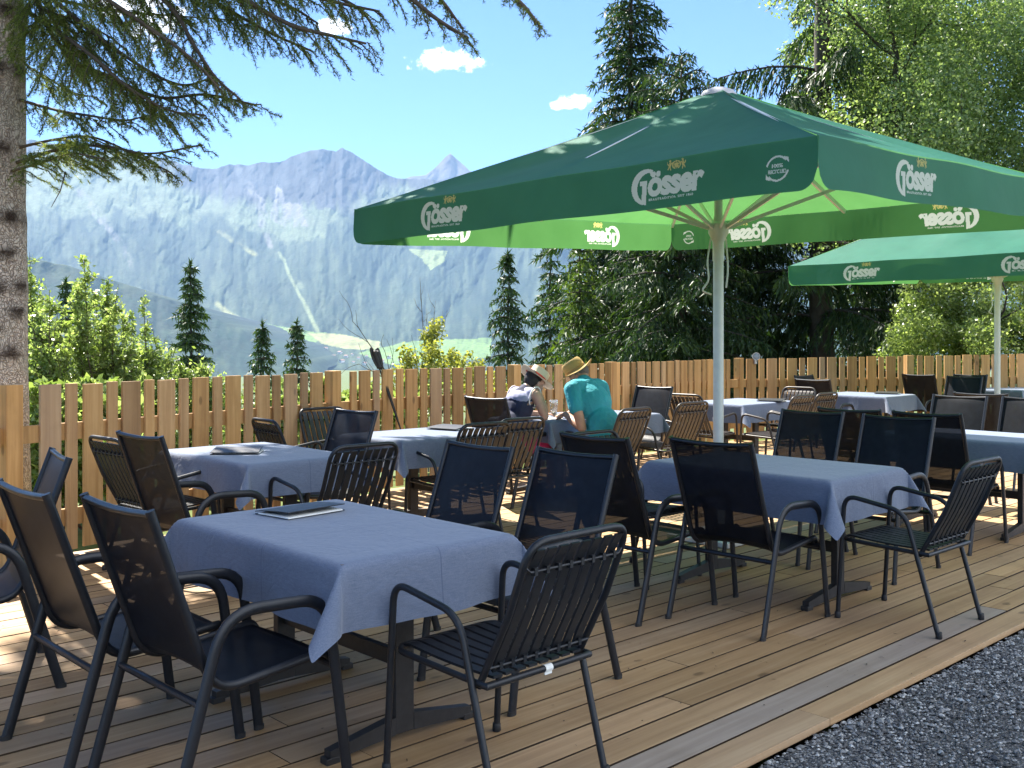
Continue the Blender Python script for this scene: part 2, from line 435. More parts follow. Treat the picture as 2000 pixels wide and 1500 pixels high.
def cover_main(px, py, t):
    n = fbm(px/60, py/60, 5); n2 = fbm(px/14, py/14+7, 4); n3 = fbm(px/9, py/40+3, 4)
    tl = np.interp(px, [0, 100, 250, 400, 520, 640, 800, 2200], [415, 425, 430, 425, 445, 455, 440, 430])   # tree line
    f = np.clip(.5+(py-tl+n*70+n2*26)/22, 0, 1)*np.clip(.86+n3*.5, 0, 1)
    c = lerp3(ALP, FOREST, f)
    rl = np.interp(px, [0, 250, 340, 400, 470, 560, 640, 720, 800, 2200], [285, 300, 345, 385, 395, 400, 410, 385, 370, 380])
    r = np.clip(.5+(rl-py)/26+n*.9+n3*.9, 0, 1); c = c*(1-r[..., None])+np.asarray(ROCK)*r[..., None]*(1+1.5*n3[..., None])
    def put(mask, colr):
        nonlocal c
        m = np.clip(mask, 0, 1)[..., None]; c = c*(1-m)+np.asarray(colr)*m
    put((.5+n3*1.6)*in_poly(px+n2*8, py+n2*8, [(498, 375), (530, 400), (545, 360), (560, 400), (590, 395), (620, 440), (560, 445), (520, 425)]), SCREE)
    put(.8*in_poly(px+n2*10, py+n2*10, [(590, 415), (640, 405), (665, 420), (640, 440), (600, 440)]), ALP)
    put((.4+n2)*np.clip(1.6-seg_dist(px+n2*8, py, [(487, 360), (505, 400), (515, 440), (530, 480)])/5, 0, 1), SCREE)
    put((.45+n2)*np.clip(1.6-seg_dist(px+n2*9, py, [(430, 452), (455, 470), (480, 485), (500, 496)])/3.5, 0, 1), HAY)
    put(np.clip(1.5-seg_dist(px+n2*3, py, [(545, 494), (556, 510), (566, 540), (582, 570), (600, 605), (622, 650)])/(2.4+(py-490)/90), 0, 1), (.13, .16, .08))
    put(.8*np.clip(1.5-seg_dist(px, py, [(583, 552), (588, 560)])/5, 0, 1), ALP)
    put((.32+n2)*np.clip(1.5-seg_dist(px+n2*14, py, [(160, 375), (200, 425), (232, 470), (258, 520)])/6, 0, 1), SCREE)
    put(.8*np.clip(1.4-seg_dist(px+n2*3, py, [(425, 594), (445, 612), (475, 628), (505, 640), (545, 655)])/5, 0, 1), HAY)
    put(.6*in_poly(px+n2*8, py, [(800, 486), (870, 490), (868, 512), (845, 528), (820, 505)]), (.22, .27, .10))
    low = n2*6
    put(1.0*in_poly(px+low, py+low*.4, [(520, 632), (560, 640), (610, 648), (660, 652), (600, 672), (540, 664)]), MEADOW)
    put(1.0*in_poly(px+low, py+low*.4, [(600, 650), (660, 652), (745, 668), (742, 684), (680, 682), (630, 672)]), HAY)
    put(1.0*in_poly(px+low, py+low*.4, [(700, 690), (790, 668), (860, 664), (960, 660), (960, 700), (760, 712)]), MEADOW)
    put(1.0*in_poly(px+low, py+low*.4, [(530, 655), (600, 672), (590, 690), (530, 676)]), MEADOW)
    return np.clip(c, .01, .6)
mount = mountain('mountain_range', [(-900, 330), (-300, 300), (0, 268), (60, 274), (180, 292), (300, 306), (340, 314), (380, 327), (417, 331), (440, 324), (500, 319), (555, 313), (575, 302), (610, 294), (630, 291), (655, 295), (668, 289), (685, 297), (705, 310), (735, 328), (768, 346), (820, 350), (900, 360), (1000, 352), (1150, 365), (1400, 345), (1800, 370), (2400, 350), (3000, 380)],
    [(-900, 700), (0, 712), (500, 722), (900, 722), (3000, 705)], 4400, 9000, -400, 2300, 1500, 270, cover_main, 330, 1.0, 2)
def cover_far(px, py, t):
    n3 = fbm(px/7, py/30, 4); c = lerp3((.085, .072, .068), (.06, .065, .05), np.clip(1.3-t*1.3, 0, 1)); return np.clip(c*(1+.8*n3[..., None]), .02, .6)
mountain('far_peak', [(500, 420), (700, 372), (768, 349), (800, 345), (830, 342), (855, 322), (868, 308), (880, 299), (889, 309), (900, 318), (918, 336), (950, 345), (1050, 360), (1200, 355), (1600, 380), (2600, 390)],
    [(500, 520), (2600, 520)], 9800, 11800, 520, 2500, 420, 90, cover_far, 500, 1.0, 5)
def cover_spur(px, py, t):
    n = fbm(px/40, py/40, 4); n2 = fbm(px/10, py/10, 3); f = np.clip(.95+n*.7, 0, 1); c = lerp3((.08, .10, .045), FOREST, f)
    return np.clip(c*(1+.4*n2[..., None]), .008, .5)
mountain('forested_spur', [(-700, 380), (-200, 440), (60, 505), (140, 520), (220, 548), (320, 580), (420, 622), (500, 655), (580, 690), (640, 716)], [(-700, 760), (640, 760)], 3300, 4300, -400, 640, 300, 90, cover_spur, 110, 1.0, 9)
# ground: one sheet from under the deck down the slope into the valley and on to the horizon
def ground_z(u, v):
    s = np.maximum(0, v-10.5-.10*np.maximum(0, u-14)*0)
    d = np.maximum(0, s)
    return -.32-np.minimum(.36*d*(d/(d+3)), 128)+fbm(u/9, v/9, 4)*.25*np.clip(d/4, 0, 1)
rr = np.concatenate([np.linspace(.5, 40, 60), np.geomspace(42, 16000, 60)]); aa = np.linspace(0, 2*PI, 181)[:-1]
RR, AA = np.meshgrid(rr, aa, indexing='ij'); GU = RR*np.cos(AA); GV = RR*np.sin(AA); GZ = ground_z(GU, GV)
na = len(aa); gv = [(0, 0, -.32)]+np.stack([GU, GV, GZ], -1).reshape(-1, 3).tolist()
gf = [(0, 1+i, 1+(i+1) % na) for i in range(na)]+[(1+j*na+i, 1+(j+1)*na+i, 1+(j+1)*na+(i+1) % na, 1+j*na+(i+1) % na) for j in range(len(rr)-1) for i in range(na)]
t = NT('meadow_soil'); f = t.noise(1.3, 6, .65); f2 = t.noise(14, 4)
c = t.ramp(t.math('ADD', t.math('MULTIPLY', f, .6), t.math('MULTIPLY', f2, .4)), [(.35, (.055, .075, .022)), (.5, (.095, .125, .035)), (.68, (.15, .15, .06))])
M['meadow_soil'] = t.done(t.bsdf(c, .9, 0, t.bump(f2, .6, .03), .1))
mb = MB(); mb.v = [tuple(x) for x in gv]; mb.f = gf
g = mb.build('ground', M['meadow_soil'], smooth=True); g['kind'] = 'structure'
# gravel yard in front of the deck
t = NT('gravel_base'); vo = t.n.new('ShaderNodeTexVoronoi'); vo.inputs['Scale'].default_value = 85; t.l.new(t.obj(), vo.inputs['Vector'])
hs = t.n.new('ShaderNodeSeparateColor'); t.l.new(vo.outputs['Color'], hs.inputs[0])
c = t.ramp(t.math('ADD', t.math('MULTIPLY', hs.outputs[0], .7), t.math('MULTIPLY', t.noise(6, 4), .3)), [(.1, (.05, .05, .05)), (.5, (.125, .122, .12)), (.9, (.25, .245, .235))])
M['gravel_base'] = t.done(t.bsdf(c, .85, 0, t.bump(vo.outputs['Distance'], .9, .012), .3))
mb = MB(); mb.grid(lambda a, b: (-8+a*34, -8+b*10.05, -.034+.006*math.sin(a*91)*math.sin(b*37)), 80, 30)
g = mb.build('gravel_yard', M['gravel_base'], smooth=True); g['kind'] = 'structure'
# loose stones lying on it near the deck edge
ns = 26000; su = rng.uniform(2.2, 7.6, ns); sv = 2.06-np.abs(rng.normal(0, .55, ns)); sr = rng.gamma(3.0, .0014, ns)+.0024
oct_v = np.array([(1, 0, 0), (0, 1, 0), (-1, 0, 0), (0, -1, 0), (.1, .1, 1), (0, 0, -1)], float)
oct_f = np.array([(0, 1, 4), (1, 2, 4), (2, 3, 4), (3, 0, 4), (1, 0, 5), (2, 1, 5), (3, 2, 5), (0, 3, 5)])
ang = rng.uniform(0, 6.28, ns); sc = np.stack([rng.uniform(.8, 1.5, ns), rng.uniform(.6, 1.1, ns), rng.uniform(.45, .8, ns)], -1)*sr[:, None]
vv = oct_v[None]*rng.uniform(.75, 1.2, (ns, 6, 1))*sc[:, None, :]
ca, sa = np.cos(ang)[:, None], np.sin(ang)[:, None]
vx = vv[..., 0]*ca-vv[..., 1]*sa+su[:, None]; vy = vv[..., 0]*sa+vv[..., 1]*ca+sv[:, None]; vz = vv[..., 2]-.030+sr[:, None]*.25
W = np.stack([vx, vy, vz], -1)
t = NT('gravel_stone'); c = t.ramp(t.island(), [(0, (.035, .034, .034)), (.45, (.13, .128, .125)), (.8, (.26, .255, .245)), (.97, (.46, .45, .42)), (1, (.5, .5, .48))])
M['gravel_stone'] = t.done(t.bsdf(c, .7, 0, t.bump(t.noise(300, 3), .3, .002), .4))
me = bpy.data.meshes.new('gravel_stones'); me.from_pydata(W.reshape(-1, 3).tolist(), [], (oct_f[None]+np.arange(ns)[:, None, None]*6).reshape(-1, 3).tolist()); me.materials.append(M['gravel_stone'])
o = bpy.data.objects.new('gravel_stones', me); COL.objects.link(o); tag(o, 'loose grey gravel stones in front of the deck edge', kind='stuff')

# ---------------------------------------------------------------- deck
FENCE = [cw(*p) for p in ((-5.35, 3.55), (-4.3, 5.2), (-3.33, 6.78), (-2.3, 8.45), (-1.2, 10.2), (.35, 11.9), (1.86, 13.55), (3.36, 15.15), (8.1, 16.25), (12.4, 17.2), (17, 18.2))]
def fence_v(u):
    return float(np.interp(u, [p[0] for p in FENCE], [p[1] for p in FENCE]))
rd = random.Random(3)
PITCH = .157; V0 = 2.07
mb = MB(); tints = []
row = 0
while V0+row*PITCH < 9.3:
    v0 = V0+row*PITCH; vc = v0+PITCH/2
    # where this row begins and ends (fence line plus a little)
    us = [u for u in np.arange(-6.5, 26.01, .1) if vc < fence_v(u)+.10 or (u < FENCE[0][0])]
    if not us: break
    u0, u1 = min(us), max(us)
    if row*PITCH+V0 > 6.2:
        us = [u for u in us if fence_v(u)+.10 > vc]
        if not us: break
        u0, u1 = min(us), max(us)
    x = u0; first = True
    while x < u1-.05:
        L = rd.uniform(2.6, 4.6) if not first else rd.uniform(.8, 4.4)
        first = False
        if row == 1 and x < 1.6: L = 1.6-x
        elif row == 1 and x < 1.7: L = 4.3
        x1 = min(u1, x+L); gap = .0095+rd.random()*.0035; th = rd.uniform(-.0012, .0012)
        tv = min(1, max(0, rd.gauss(.5, .20))); grey = .55 if (row == 1 and 1.5 < x < 1.8) else (rd.random()**4)*.3
        n0 = len(mb.f)
        mb.bbox(((x+x1)/2, vc, -.0145+th), (x1-x-.003, PITCH-gap, .029), b=.0028)
        tints += [(tv, grey, rd.random())]*(len(mb.f)-n0)
        x = x1
    row += 1
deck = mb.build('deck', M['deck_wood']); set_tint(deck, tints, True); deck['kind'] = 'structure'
mb = MB()
plain('deck_joist', (.03, .02, .012), .8)
for k in range(56):
    u = -6.2+k*.55; v1 = fence_v(u)
    mb.box((u, (2.11+v1)/2, -.13), (.06, v1-2.13, .19))
j = mb.build('deck_substructure', M['deck_joist']); j['kind'] = 'structure'
# small litter: needles and bud scales fallen on the boards
nl = 900; lu = rng.uniform(-1, 9, nl); lv = rng.uniform(2.1, 6.5, nl); la = rng.uniform(0, 3.14, nl); ll = rng.gamma(2, .0035, nl)+.003; lw = rng.uniform(.001, .0035, nl)
dxv = np.stack([np.cos(la)*ll, np.sin(la)*ll, 0*la], -1); dyv = np.stack([-np.sin(la)*lw, np.cos(la)*lw, 0*la], -1); base = np.stack([lu, lv, np.full(nl, .003)], -1); up = np.array([0, 0, .004])
Q = np.stack([base-dxv, base+dyv+up*.4, base+dxv, base-dyv], 1)
plain('litter', (.035, .022, .012), .8)
o = tris_obj('fallen_needles', Q.reshape(-1, 3), M['litter'], None, 4); tag(o, 'dry needles and bud scales scattered on the deck boards', kind='stuff')

# ---------------------------------------------------------------- fence
fence = thing('wooden_fence', 'new larch picket fence of wide and narrow boards curving round the deck', 'fence', (FENCE[3][0], FENCE[3][1], 0))
FO = Vector((FENCE[3][0], FENCE[3][1], 0))
FH = [1.2, 1.2, 1.19, 1.2, 1.205, 1.21, 1.215, 1.22, 1.275, 1.31, 1.33]
POSTPX = (20, 650, 1004, 1192, 1443, 1776)
def fence_at(s):
    """arc length -> (point, direction, height)"""
    for i in range(len(FENCE)-1):
        a = Vector((*FENCE[i], 0)); b = Vector((*FENCE[i+1], 0)); L = (b-a).length
        if s <= L or i == len(FENCE)-2:
            return a+(b-a)*(s/L), (b-a).normalized(), FH[i]+(FH[i+1]-FH[i])*min(1, s/L)
        s -= L
TOTAL = sum((Vector(FENCE[i+1])-Vector(FENCE[i])).length for i in range(len(FENCE)-1))
def s_of_px(px):
    best = min((abs((lambda p: (p.x*DX-p.y*DY)/(p.x*DY+p.y*DX)*FX+1000)(fence_at(s)[0])-px), s) for s in np.arange(2, TOTAL-1, .02)); return best[1]
posts = sorted([s_of_px(p) for p in POSTPX]+[.15, TOTAL-.1, TOTAL-4.6])
panel = MB(); ptint = []; s = .0; wide = True
def board(mb, tl, c, d, w, th, z0, z1, inset, tint):
    n = Vector((d.y, -d.x, 0))            # towards the deck
    rot = Matrix(((d.x, n.x, 0), (d.y, n.y, 0), (0, 0, 1)))
    n0 = len(mb.f); mb.bbox(c+n*inset+Vector((0, 0, (z0+z1)/2)), (w, th, z1-z0), rot, .003); tl += [tint]*(len(mb.f)-n0)
bays = []; k = 0
def flush():
    global panel, ptint
    if panel.f:
        vs = MB(); vs.v = [(v[0]-FO.x, v[1]-FO.y, v[2]) for v in panel.v]; vs.f = panel.f
        o = vs.build('picket_panel', M['fence_wood'], fence); set_tint(o, ptint)
    panel = MB(); ptint = []
pi_ = 0
while s < TOTAL-.1:
    w = rd.uniform(.148, .158) if wide else rd.uniform(.082, .09)
    c, d, h = fence_at(s+w/2)
    near = [p for p in posts if abs(p-(s+w/2)) < .02+w/2+.065]
    while pi_ < len(posts) and s > posts[pi_]: pi_ += 1; flush()
    if not near:
        tint = (min(1, max(0, rd.gauss(.5, .25))), (rd.random()**6)*.3, rd.random())
        board(panel, ptint, c, d, w, .024, .035+rd.uniform(-.004, .004), h+rd.uniform(-.006, .006), .0, tint)
    s += w+rd.uniform(.040, .054); wide = not wide
flush()
for p in posts:
    c, d, h = fence_at(p); mb = MB(); tl = []
    board(mb, tl, c-FO, d, .118, .10, .0, h+.012, .0, (rd.uniform(.55, .85), 0, rd.random()))
    o = mb.build('post', M['fence_wood'], fence); set_tint(o, tl)
for z0, z1 in ((.80, .92), (.20, .32)):
    mb = MB(); tl = []
    N = 64
    for i in range(N):
        a, d, _ = fence_at(TOTAL*i/N); b, _, _ = fence_at(TOTAL*(i+1)/N); dd = (b-a).normalized()
        board(mb, tl, (a+b)/2-FO, dd, (b-a).length+.012, .034, z0, z1, -.031, (.4, 0, .3))
    o = mb.build('rail', M['fence_wood'], fence); set_tint(o, tl)

# ---------------------------------------------------------------- haze
def build_haze():
    mb = MB(); mb.box((4500, 4500, 850), (26000, 26000, 2100)); t = NT('valley_air')
    v = t.n.new('ShaderNodeVolumePrincipled'); v.inputs['Color'].default_value = (.37, .61, 1, 1); v.inputs['Density'].default_value = HAZE; v.inputs['Anisotropy'].default_value = .0
    t.l.new(v.outputs[0], t.out.inputs['Volume']); M['valley_air'] = t.m
    o = mb.build('haze', t.m); tag(o, 'pale blue summer haze filling the valley', kind='stuff')
HAZE = 4.7e-5
# ---------------------------------------------------------------- village far below
plain('render_white', (.68, .66, .62), .8); plain('roof_tile', (.22, .13, .10), .8); plain('dark_window', (.03, .03, .035), .3)
bvh = BVHTree.FromPolygons([v.co for v in mount.data.vertices], [tuple(p.vertices) for p in mount.data.polygons])
rv = random.Random(12); spots = [(612, 688), (628, 694), (640, 690), (652, 697), (664, 691), (676, 698), (688, 694), (700, 701), (716, 697), (733, 703), (648, 706), (668, 708), (690, 709), (712, 712), (745, 708), (625, 703), (605, 699), (760, 700), (636, 683), (780, 705)]
vhints = ['uppermost left', 'left part', 'upper middle', 'middle', 'upper middle', 'middle', 'middle', 'middle right', 'right part', 'right part', 'lower left', 'lower middle', 'lower middle', 'lowest right', 'far right', 'lower left', 'far left', 'right edge', 'topmost', 'right edge']
proto = None; hmesh = {}
for i, (px, py) in enumerate(spots):
    d = (P(px, py, 1000)-Vector((0, 0, CAMZ))).normalized(); hit = bvh.ray_cast(Vector((0, 0, CAMZ)), d)[0]
    if hit is None: continue
    s = rv.uniform(.8, 1.5); rz = rv.uniform(0, 3.14)
    lab = 'tiny white %s house in the valley village far below the mountains' % ('gabled' if i % 2 else 'tile-roofed')
    if proto is None:
        proto = thing('village_house', 'tiny white house with brown gable roof in the distant valley village', 'house', hit, rz, 'houses of the valley village')
        mb = MB(); mb.box((0, 0, 1.5), (14, 11, 11)); wl_ = mb.build('wall', M['render_white'], proto)
        mb = MB(); mb.add([(-8, -6.5, 7.0), (8, -6.5, 7.0), (8, 6.5, 7.0), (-8, 6.5, 7.0), (-8, 0, 10.6), (8, 0, 10.6), (-8, -6.5, 6.5), (8, -6.5, 6.5), (8, 6.5, 6.5), (-8, 6.5, 6.5)], [(0, 1, 5, 4), (2, 3, 4, 5), (6, 7, 1, 0), (8, 9, 3, 2), (6, 0, 4, 3, 9), (1, 7, 8, 2, 5)]); mb.build('roof', M['roof_tile'], proto)
        proto.scale = (s, s, s)
    else:
        dup(proto, hit, rz, 'tiny white house with brown gable roof in the distant valley village', 'houses of the valley village', (s, s, s))
# ================================================================ FURNITURE
# ---- sling chair: faces +X, origin on the floor under the seat
def make_sling(label):
    t = thing('sling_chair', label, 'chair')
    for s in (-1, 1):
        y = s*.285
        p = fillet([(-.335, y*1.02, 0), (-.15, y, .645), (.235, y, .625), (.315, y*1.02, 0)], [.13, .11], 7)
        mb = MB(); mb.tube(p, .0205, 12, flat=.60, up=(0, 1, 0)); mb.build('leg_frame', M['chair_frame'], t, True, 40)
        for q in (p[0], p[-1]):
            f = MB(); f.tube([(q.x, q.y, 0), (q.x, q.y, .018)], .0218, 12, flat=.64, up=(0, 1, 0)); f.build('foot_cap', M['foot_plastic'], t, True, 40)
        r = fillet([(.275, s*.245, .405), (.255, s*.245, .43), (-.165, s*.245, .385), (-.375, s*.245, .985)], [.02, .10], 8)
        mb = MB(); mb.tube(r, .0155, 10, flat=.85, up=(0, 1, 0)); mb.build('seat_rail', M['chair_frame'], t, True, 40)
    prof = fillet([(.275, 0, .405), (.255, 0, .43), (-.165, 0, .385), (-.372, 0, .977)], [.02, .10], 8)
    # resample profile by arc length
    acc = [0]
    for a, b in zip(prof[:-1], prof[1:]): acc.append(acc[-1]+(b-a).length)
    def at(f):
        s = f*acc[-1]
        for i in range(len(prof)-1):
            if s <= acc[i+1] or i == len(prof)-2:
                k = (s-acc[i])/max(1e-6, acc[i+1]-acc[i]); return prof[i].lerp(prof[i+1], k), (prof[i+1]-prof[i]).normalized()
    def fn(a, b):
        p, d = at(b); n = Vector((d.z, 0, -d.x)); w = (a*2-1)
        sag = -.016*(1-w*w)*math.sin(PI*min(1, b*1.02))**.5 if 0 < b < 1 else 0
        bend = -.010*(1-w*w)*(b > .97)
        return p+Vector((0, w*.243, bend))+n*(-sag if False else sag)*(-1)
    seatf = .46
    mb = MB(); mb.grid(lambda a, b: fn(a, b*seatf), 8, 14); mb.build('seat', M['sling_fabric'], t, True)
    mb = MB(); mb.grid(lambda a, b: fn(a, seatf+b*(1-seatf)), 8, 16); mb.build('backrest', M['sling_fabric'], t, True)
    mb = MB(); mb.tube([(-.372, -.243, .972), (-.374, -.12, .965), (-.375, 0, .962), (-.374, .12, .965), (-.372, .243, .972)], .0125, 10); mb.build('top_bar', M['chair_frame'], t, True, 40)
    mb = MB(); mb.tube([(-.232, -.28, .372), (-.232, .28, .372)], .0125, 8); mb.build('cross_bar', M['chair_frame'], t, True, 40)
    mb = MB(); mb.tube([(.27, -.28, .385), (.27, .28, .385)], .0125, 8); mb.build('cross_bar', M['chair_frame'], t, True, 40)
    return t
# ---- slatted armchair: thin tube, vertical back slats
def make_slat(label, mat='slat_metal'):
    m = M[mat]; t = thing('slat_armchair', label, 'chair')
    for s in (-1, 1):
        p = fillet([(.275, s*.265, 0), (.235, s*.262, .668), (-.10, s*.262, .615), (-.275, s*.258, 0)], [.075, .085], 7)
        mb = MB(); mb.tube(p, .0125, 10); mb.build('leg_frame', m, t, True, 40)
        for q in (p[0], p[-1]):
            f = MB(); f.lathe([(.014, 0), (.017, .004), (.0155, .03), (.0135, .034)], (q.x, q.y, 0), 10); f.build('foot_cap', M['foot_plastic'], t, True, 40)
    # back frame: rounded loop
    x0, z0, x1, z1 = -.165, .395, -.395, .885
    def bk(y, f): return Vector((x0+(x1-x0)*f-.018*math.sin(PI*f), y, z0+(z1-z0)*f))
    loop = fillet([bk(-.235, 0), bk(-.235, .5), bk(-.235, 1), bk(.235, 1), bk(.235, .5), bk(.235, 0)], [.02, .085, .085, .02], 7)
    mb = MB(); mb.tube(loop, .0125, 10); mb.build('back_frame', m, t, True, 40)
    mb = MB()
    for i in range(8):
        y = -.188+i*.0537
        n = 12; vs = []; fs = []
        for k in range(n+1):
            f = .10+.85*k/n; p = bk(y, f); q = bk(y, min(1, f+.01)); d = (q-p).normalized(); nn = Vector((d.z, 0, -d.x))
            edge = .010*max(0, (k-(n-1.5)))+.010*max(0, (1.5-k)*.6)
            p = p-nn*edge+nn*.012
            for oy, on in ((-.019, 0), (.019, 0), (.019, -.009), (-.019, -.009)): vs.append(p+Vector((0, oy, 0))+nn*on)
        for k in range(n):
            for j in range(4): fs.append((k*4+j, k*4+(j+1) % 4, (k+1)*4+(j+1) % 4, (k+1)*4+j))
        fs += [(3, 2, 1, 0), (n*4, n*4+1, n*4+2, n*4+3)]; mb.add(vs, fs)
    mb.build('backrest', m, t)
    for f in (.14, .80):
        p = bk(0, f); mb = MB(); mb.tube([(p.x-.008, -.235, p.z+.02*(f > .5)), (p.x-.010, -.21, p.z), (p.x-.010, .21, p.z), (p.x-.008, .235, p.z+.02*(f > .5))], .0052, 8)
        for i in range(8): mb.box((p.x-.008, -.188+i*.0537, p.z), (.016, .014, .024))
        mb.build('slat_rod', m, t, True, 40)
    sl = fillet([(-.215, -.245, .408), (.262, -.245, .428), (.262, .245, .428), (-.215, .245, .408)], [.07, .07], 6)
    mb = MB(); mb.tube(sl+[sl[0]], .0115, 10); mb.build('seat_frame', m, t, True, 40)
    mb = MB()
    for i in range(8):
        y = -.188+i*.0537; n = 10; vs = []; fs = []
        for k in range(n+1):
            x = -.205+.475*k/n; z = .4315+.02*k/n-.008*math.sin(PI*k/n)-(.016 if k == n else 0)
            for oy, oz in ((-.020, 0), (.020, 0), (.020, -.009), (-.020, -.009)): vs.append((x, y+oy, z+oz))
        for k in range(n):
            for j in range(4): fs.append((k*4+j, k*4+(j+1) % 4, (k+1)*4+(j+1) % 4, (k+1)*4+j))
        fs += [(3, 2, 1, 0), (n*4, n*4+1, n*4+2, n*4+3)]; mb.add(vs, fs)
    mb.build('seat', m, t)
    return t
E, N_, W_, S_ = 0, PI/2, PI, -PI/2      # facing +X (away right), +Y (away left), -X (near left), -Y (near right)
GS = 'dark sling chairs on the terrace'; GL = 'slatted armchairs on the terrace'
slings = [
 (1.70, 3.24, .02, 'nearest dark sling chair, seen from behind at the left side of the front table'),
 (1.60, 3.80, .0, 'second sling chair at left of front table, half hidden by the nearest one'),
 (3.02, 3.82, PI-.02, 'dark see-through sling chair across the front table, the left of the two there'),
 (3.13, 3.26, PI, 'dark see-through sling chair across the front table, directly behind the foreground slatted armchair'),
 (1.36, 4.90, PI-.2, 'dark sling chair at left picture edge below the spruce trunk, facing left'),
 (2.76, 5.52, .06, 'black-backed sling chair seen from behind at the small table below the leafy bushes'),
 (4.02, 6.30, PI+.05, 'dark sling chair facing the camera side between the two tables along the left fence'),
 (6.57, 6.92, .08, 'dark sling chair the woman in the white hat sits on'),
 (8.66, 7.20, PI+.03, 'grey sunlit sling chair facing left beside the man in turquoise'),
 (4.52, 3.72, -.03, 'dark sling chair from behind at umbrella table, left of the one before the pole'),
 (4.75, 3.14, .02, 'large dark sling chair seen from behind in front of the white umbrella pole'),
 (6.37, 3.92, PI, 'dark sling chair behind the umbrella table, sunlit floor showing through its back'),
 (6.33, 3.24, PI+.02, 'dark sling chair behind the umbrella table, its bright frame edge above the slatted armchair\'s arm'),
 (7.52, 3.86, .02, 'dark sling chair peeking just above the two chair backs behind the umbrella table'),
 (7.55, 3.27, .0, 'dark sling chair from behind at left of right edge table, curved armrest showing'),
 (9.22, 4.05, PI, 'sunlit grey sling chair facing the camera behind the right edge table, the left of two'),
 (9.36, 3.47, PI, 'sunlit grey sling chair cut by the right picture edge behind the table'),
 (10.55, 4.12, .05, 'dark sling chair back showing only its upper edge behind the two sunlit grey chairs'),
 (12.55, 7.10, .05, 'dark sling chair with bright top edge at left end of white-lit table before the fence'),
 (13.50, 7.62, -PI/2, 'dark sling chair facing the camera against the fence behind the white-lit table'),
 (14.35, 6.15, PI, 'brown-black sling chair leaning back at the right end of the white-lit far table'),
 (15.42, 6.98, .0, 'dark sling chair with bright top edge near the fence post at far right'),
 (15.20, 6.42, PI, 'white-gleaming sling chair in full sun near the fence at far right'),
]
slats = [
 (2.40, 2.61, PI/2+.02, 'foreground black slatted armchair with a white tag on its seat bar', 0),
 (5.35, 2.53, PI/2, 'black slatted armchair at the near end of the umbrella table, arms against grey cloth', 0),
 (2.95, 6.42, .05, 'slatted armchair half hidden behind the black-backed sling chair at the left fence', 0),
 (3.50, 5.32, PI/2, 'slatted armchair at near end of the small table below the leafy bushes', 0),
 (5.06, 5.98, PI/2-.05, 'slatted armchair at the middle fence table, the left of its two front ones', 0),
 (5.58, 6.13, PI/2-.05, 'slatted armchair at the middle fence table, right one, just before the woman', 0),
 (4.42, 6.98, -.1, 'slatted armchair at the left end of the middle fence table, behind a sling chair back', 0),
 (5.10, 7.48, -PI/2, 'slatted armchair on the fence side of the middle fence table', 0),
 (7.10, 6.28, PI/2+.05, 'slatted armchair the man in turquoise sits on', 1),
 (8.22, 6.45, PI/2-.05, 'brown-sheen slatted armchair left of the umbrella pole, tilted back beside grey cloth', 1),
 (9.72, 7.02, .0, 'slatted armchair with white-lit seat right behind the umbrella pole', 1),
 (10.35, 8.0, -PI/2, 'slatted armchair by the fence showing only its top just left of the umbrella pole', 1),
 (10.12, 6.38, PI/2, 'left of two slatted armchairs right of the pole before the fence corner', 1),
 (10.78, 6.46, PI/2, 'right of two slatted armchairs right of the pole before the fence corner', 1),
 (11.42, 7.05, PI, 'slatted armchair with white sunlit slats facing the camera under the fence lamp', 1),
 (.62, 4.165, PI-.5, 'slatted armchair cut by the left picture edge, only a frame corner showing', 0),
 (5.08, 4.18, -PI/2, 'slatted armchair at the far end of the umbrella table, corner peeping behind a sling back', 0),
]
p0 = None
for x, y, rz, lab in slings:
    if p0 is None:
        p0 = make_sling(lab); p0['group'] = GS; p0.location = (x, y, 0); p0.rotation_euler = (0, 0, rz)
    else: dup(p0, (x, y, 0), rz, lab, GS)
pa = make_slat(slats[0][3]); pa['group'] = GL; pa.location = (*slats[0][:2], 0); pa.rotation_euler = (0, 0, slats[0][2])
pb = None; pd = None
for x, y, rz, lab, br in slats[1:]:
    if br:
        if pb is None:
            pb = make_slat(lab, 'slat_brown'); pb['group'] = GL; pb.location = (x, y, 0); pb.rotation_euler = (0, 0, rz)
        else: dup(pb, (x, y, 0), rz, lab, GL)
    elif pd is None:
        pd = dup(pa, (x, y, 0), rz, lab, GL)
    else: dup(pa, (x, y, 0), rz, lab, GL)
mb = MB(); mb.bbox((-.218, -.03, .3985), (.006, .034, .022), None, .001)
mb.lathe([(.0128, -.017), (.0128, .017)], (-.215, -.03, .408), 10, Matrix.Rotation(PI/2, 3, 'X')); mb.build('care_tag', M['paper'], pa)

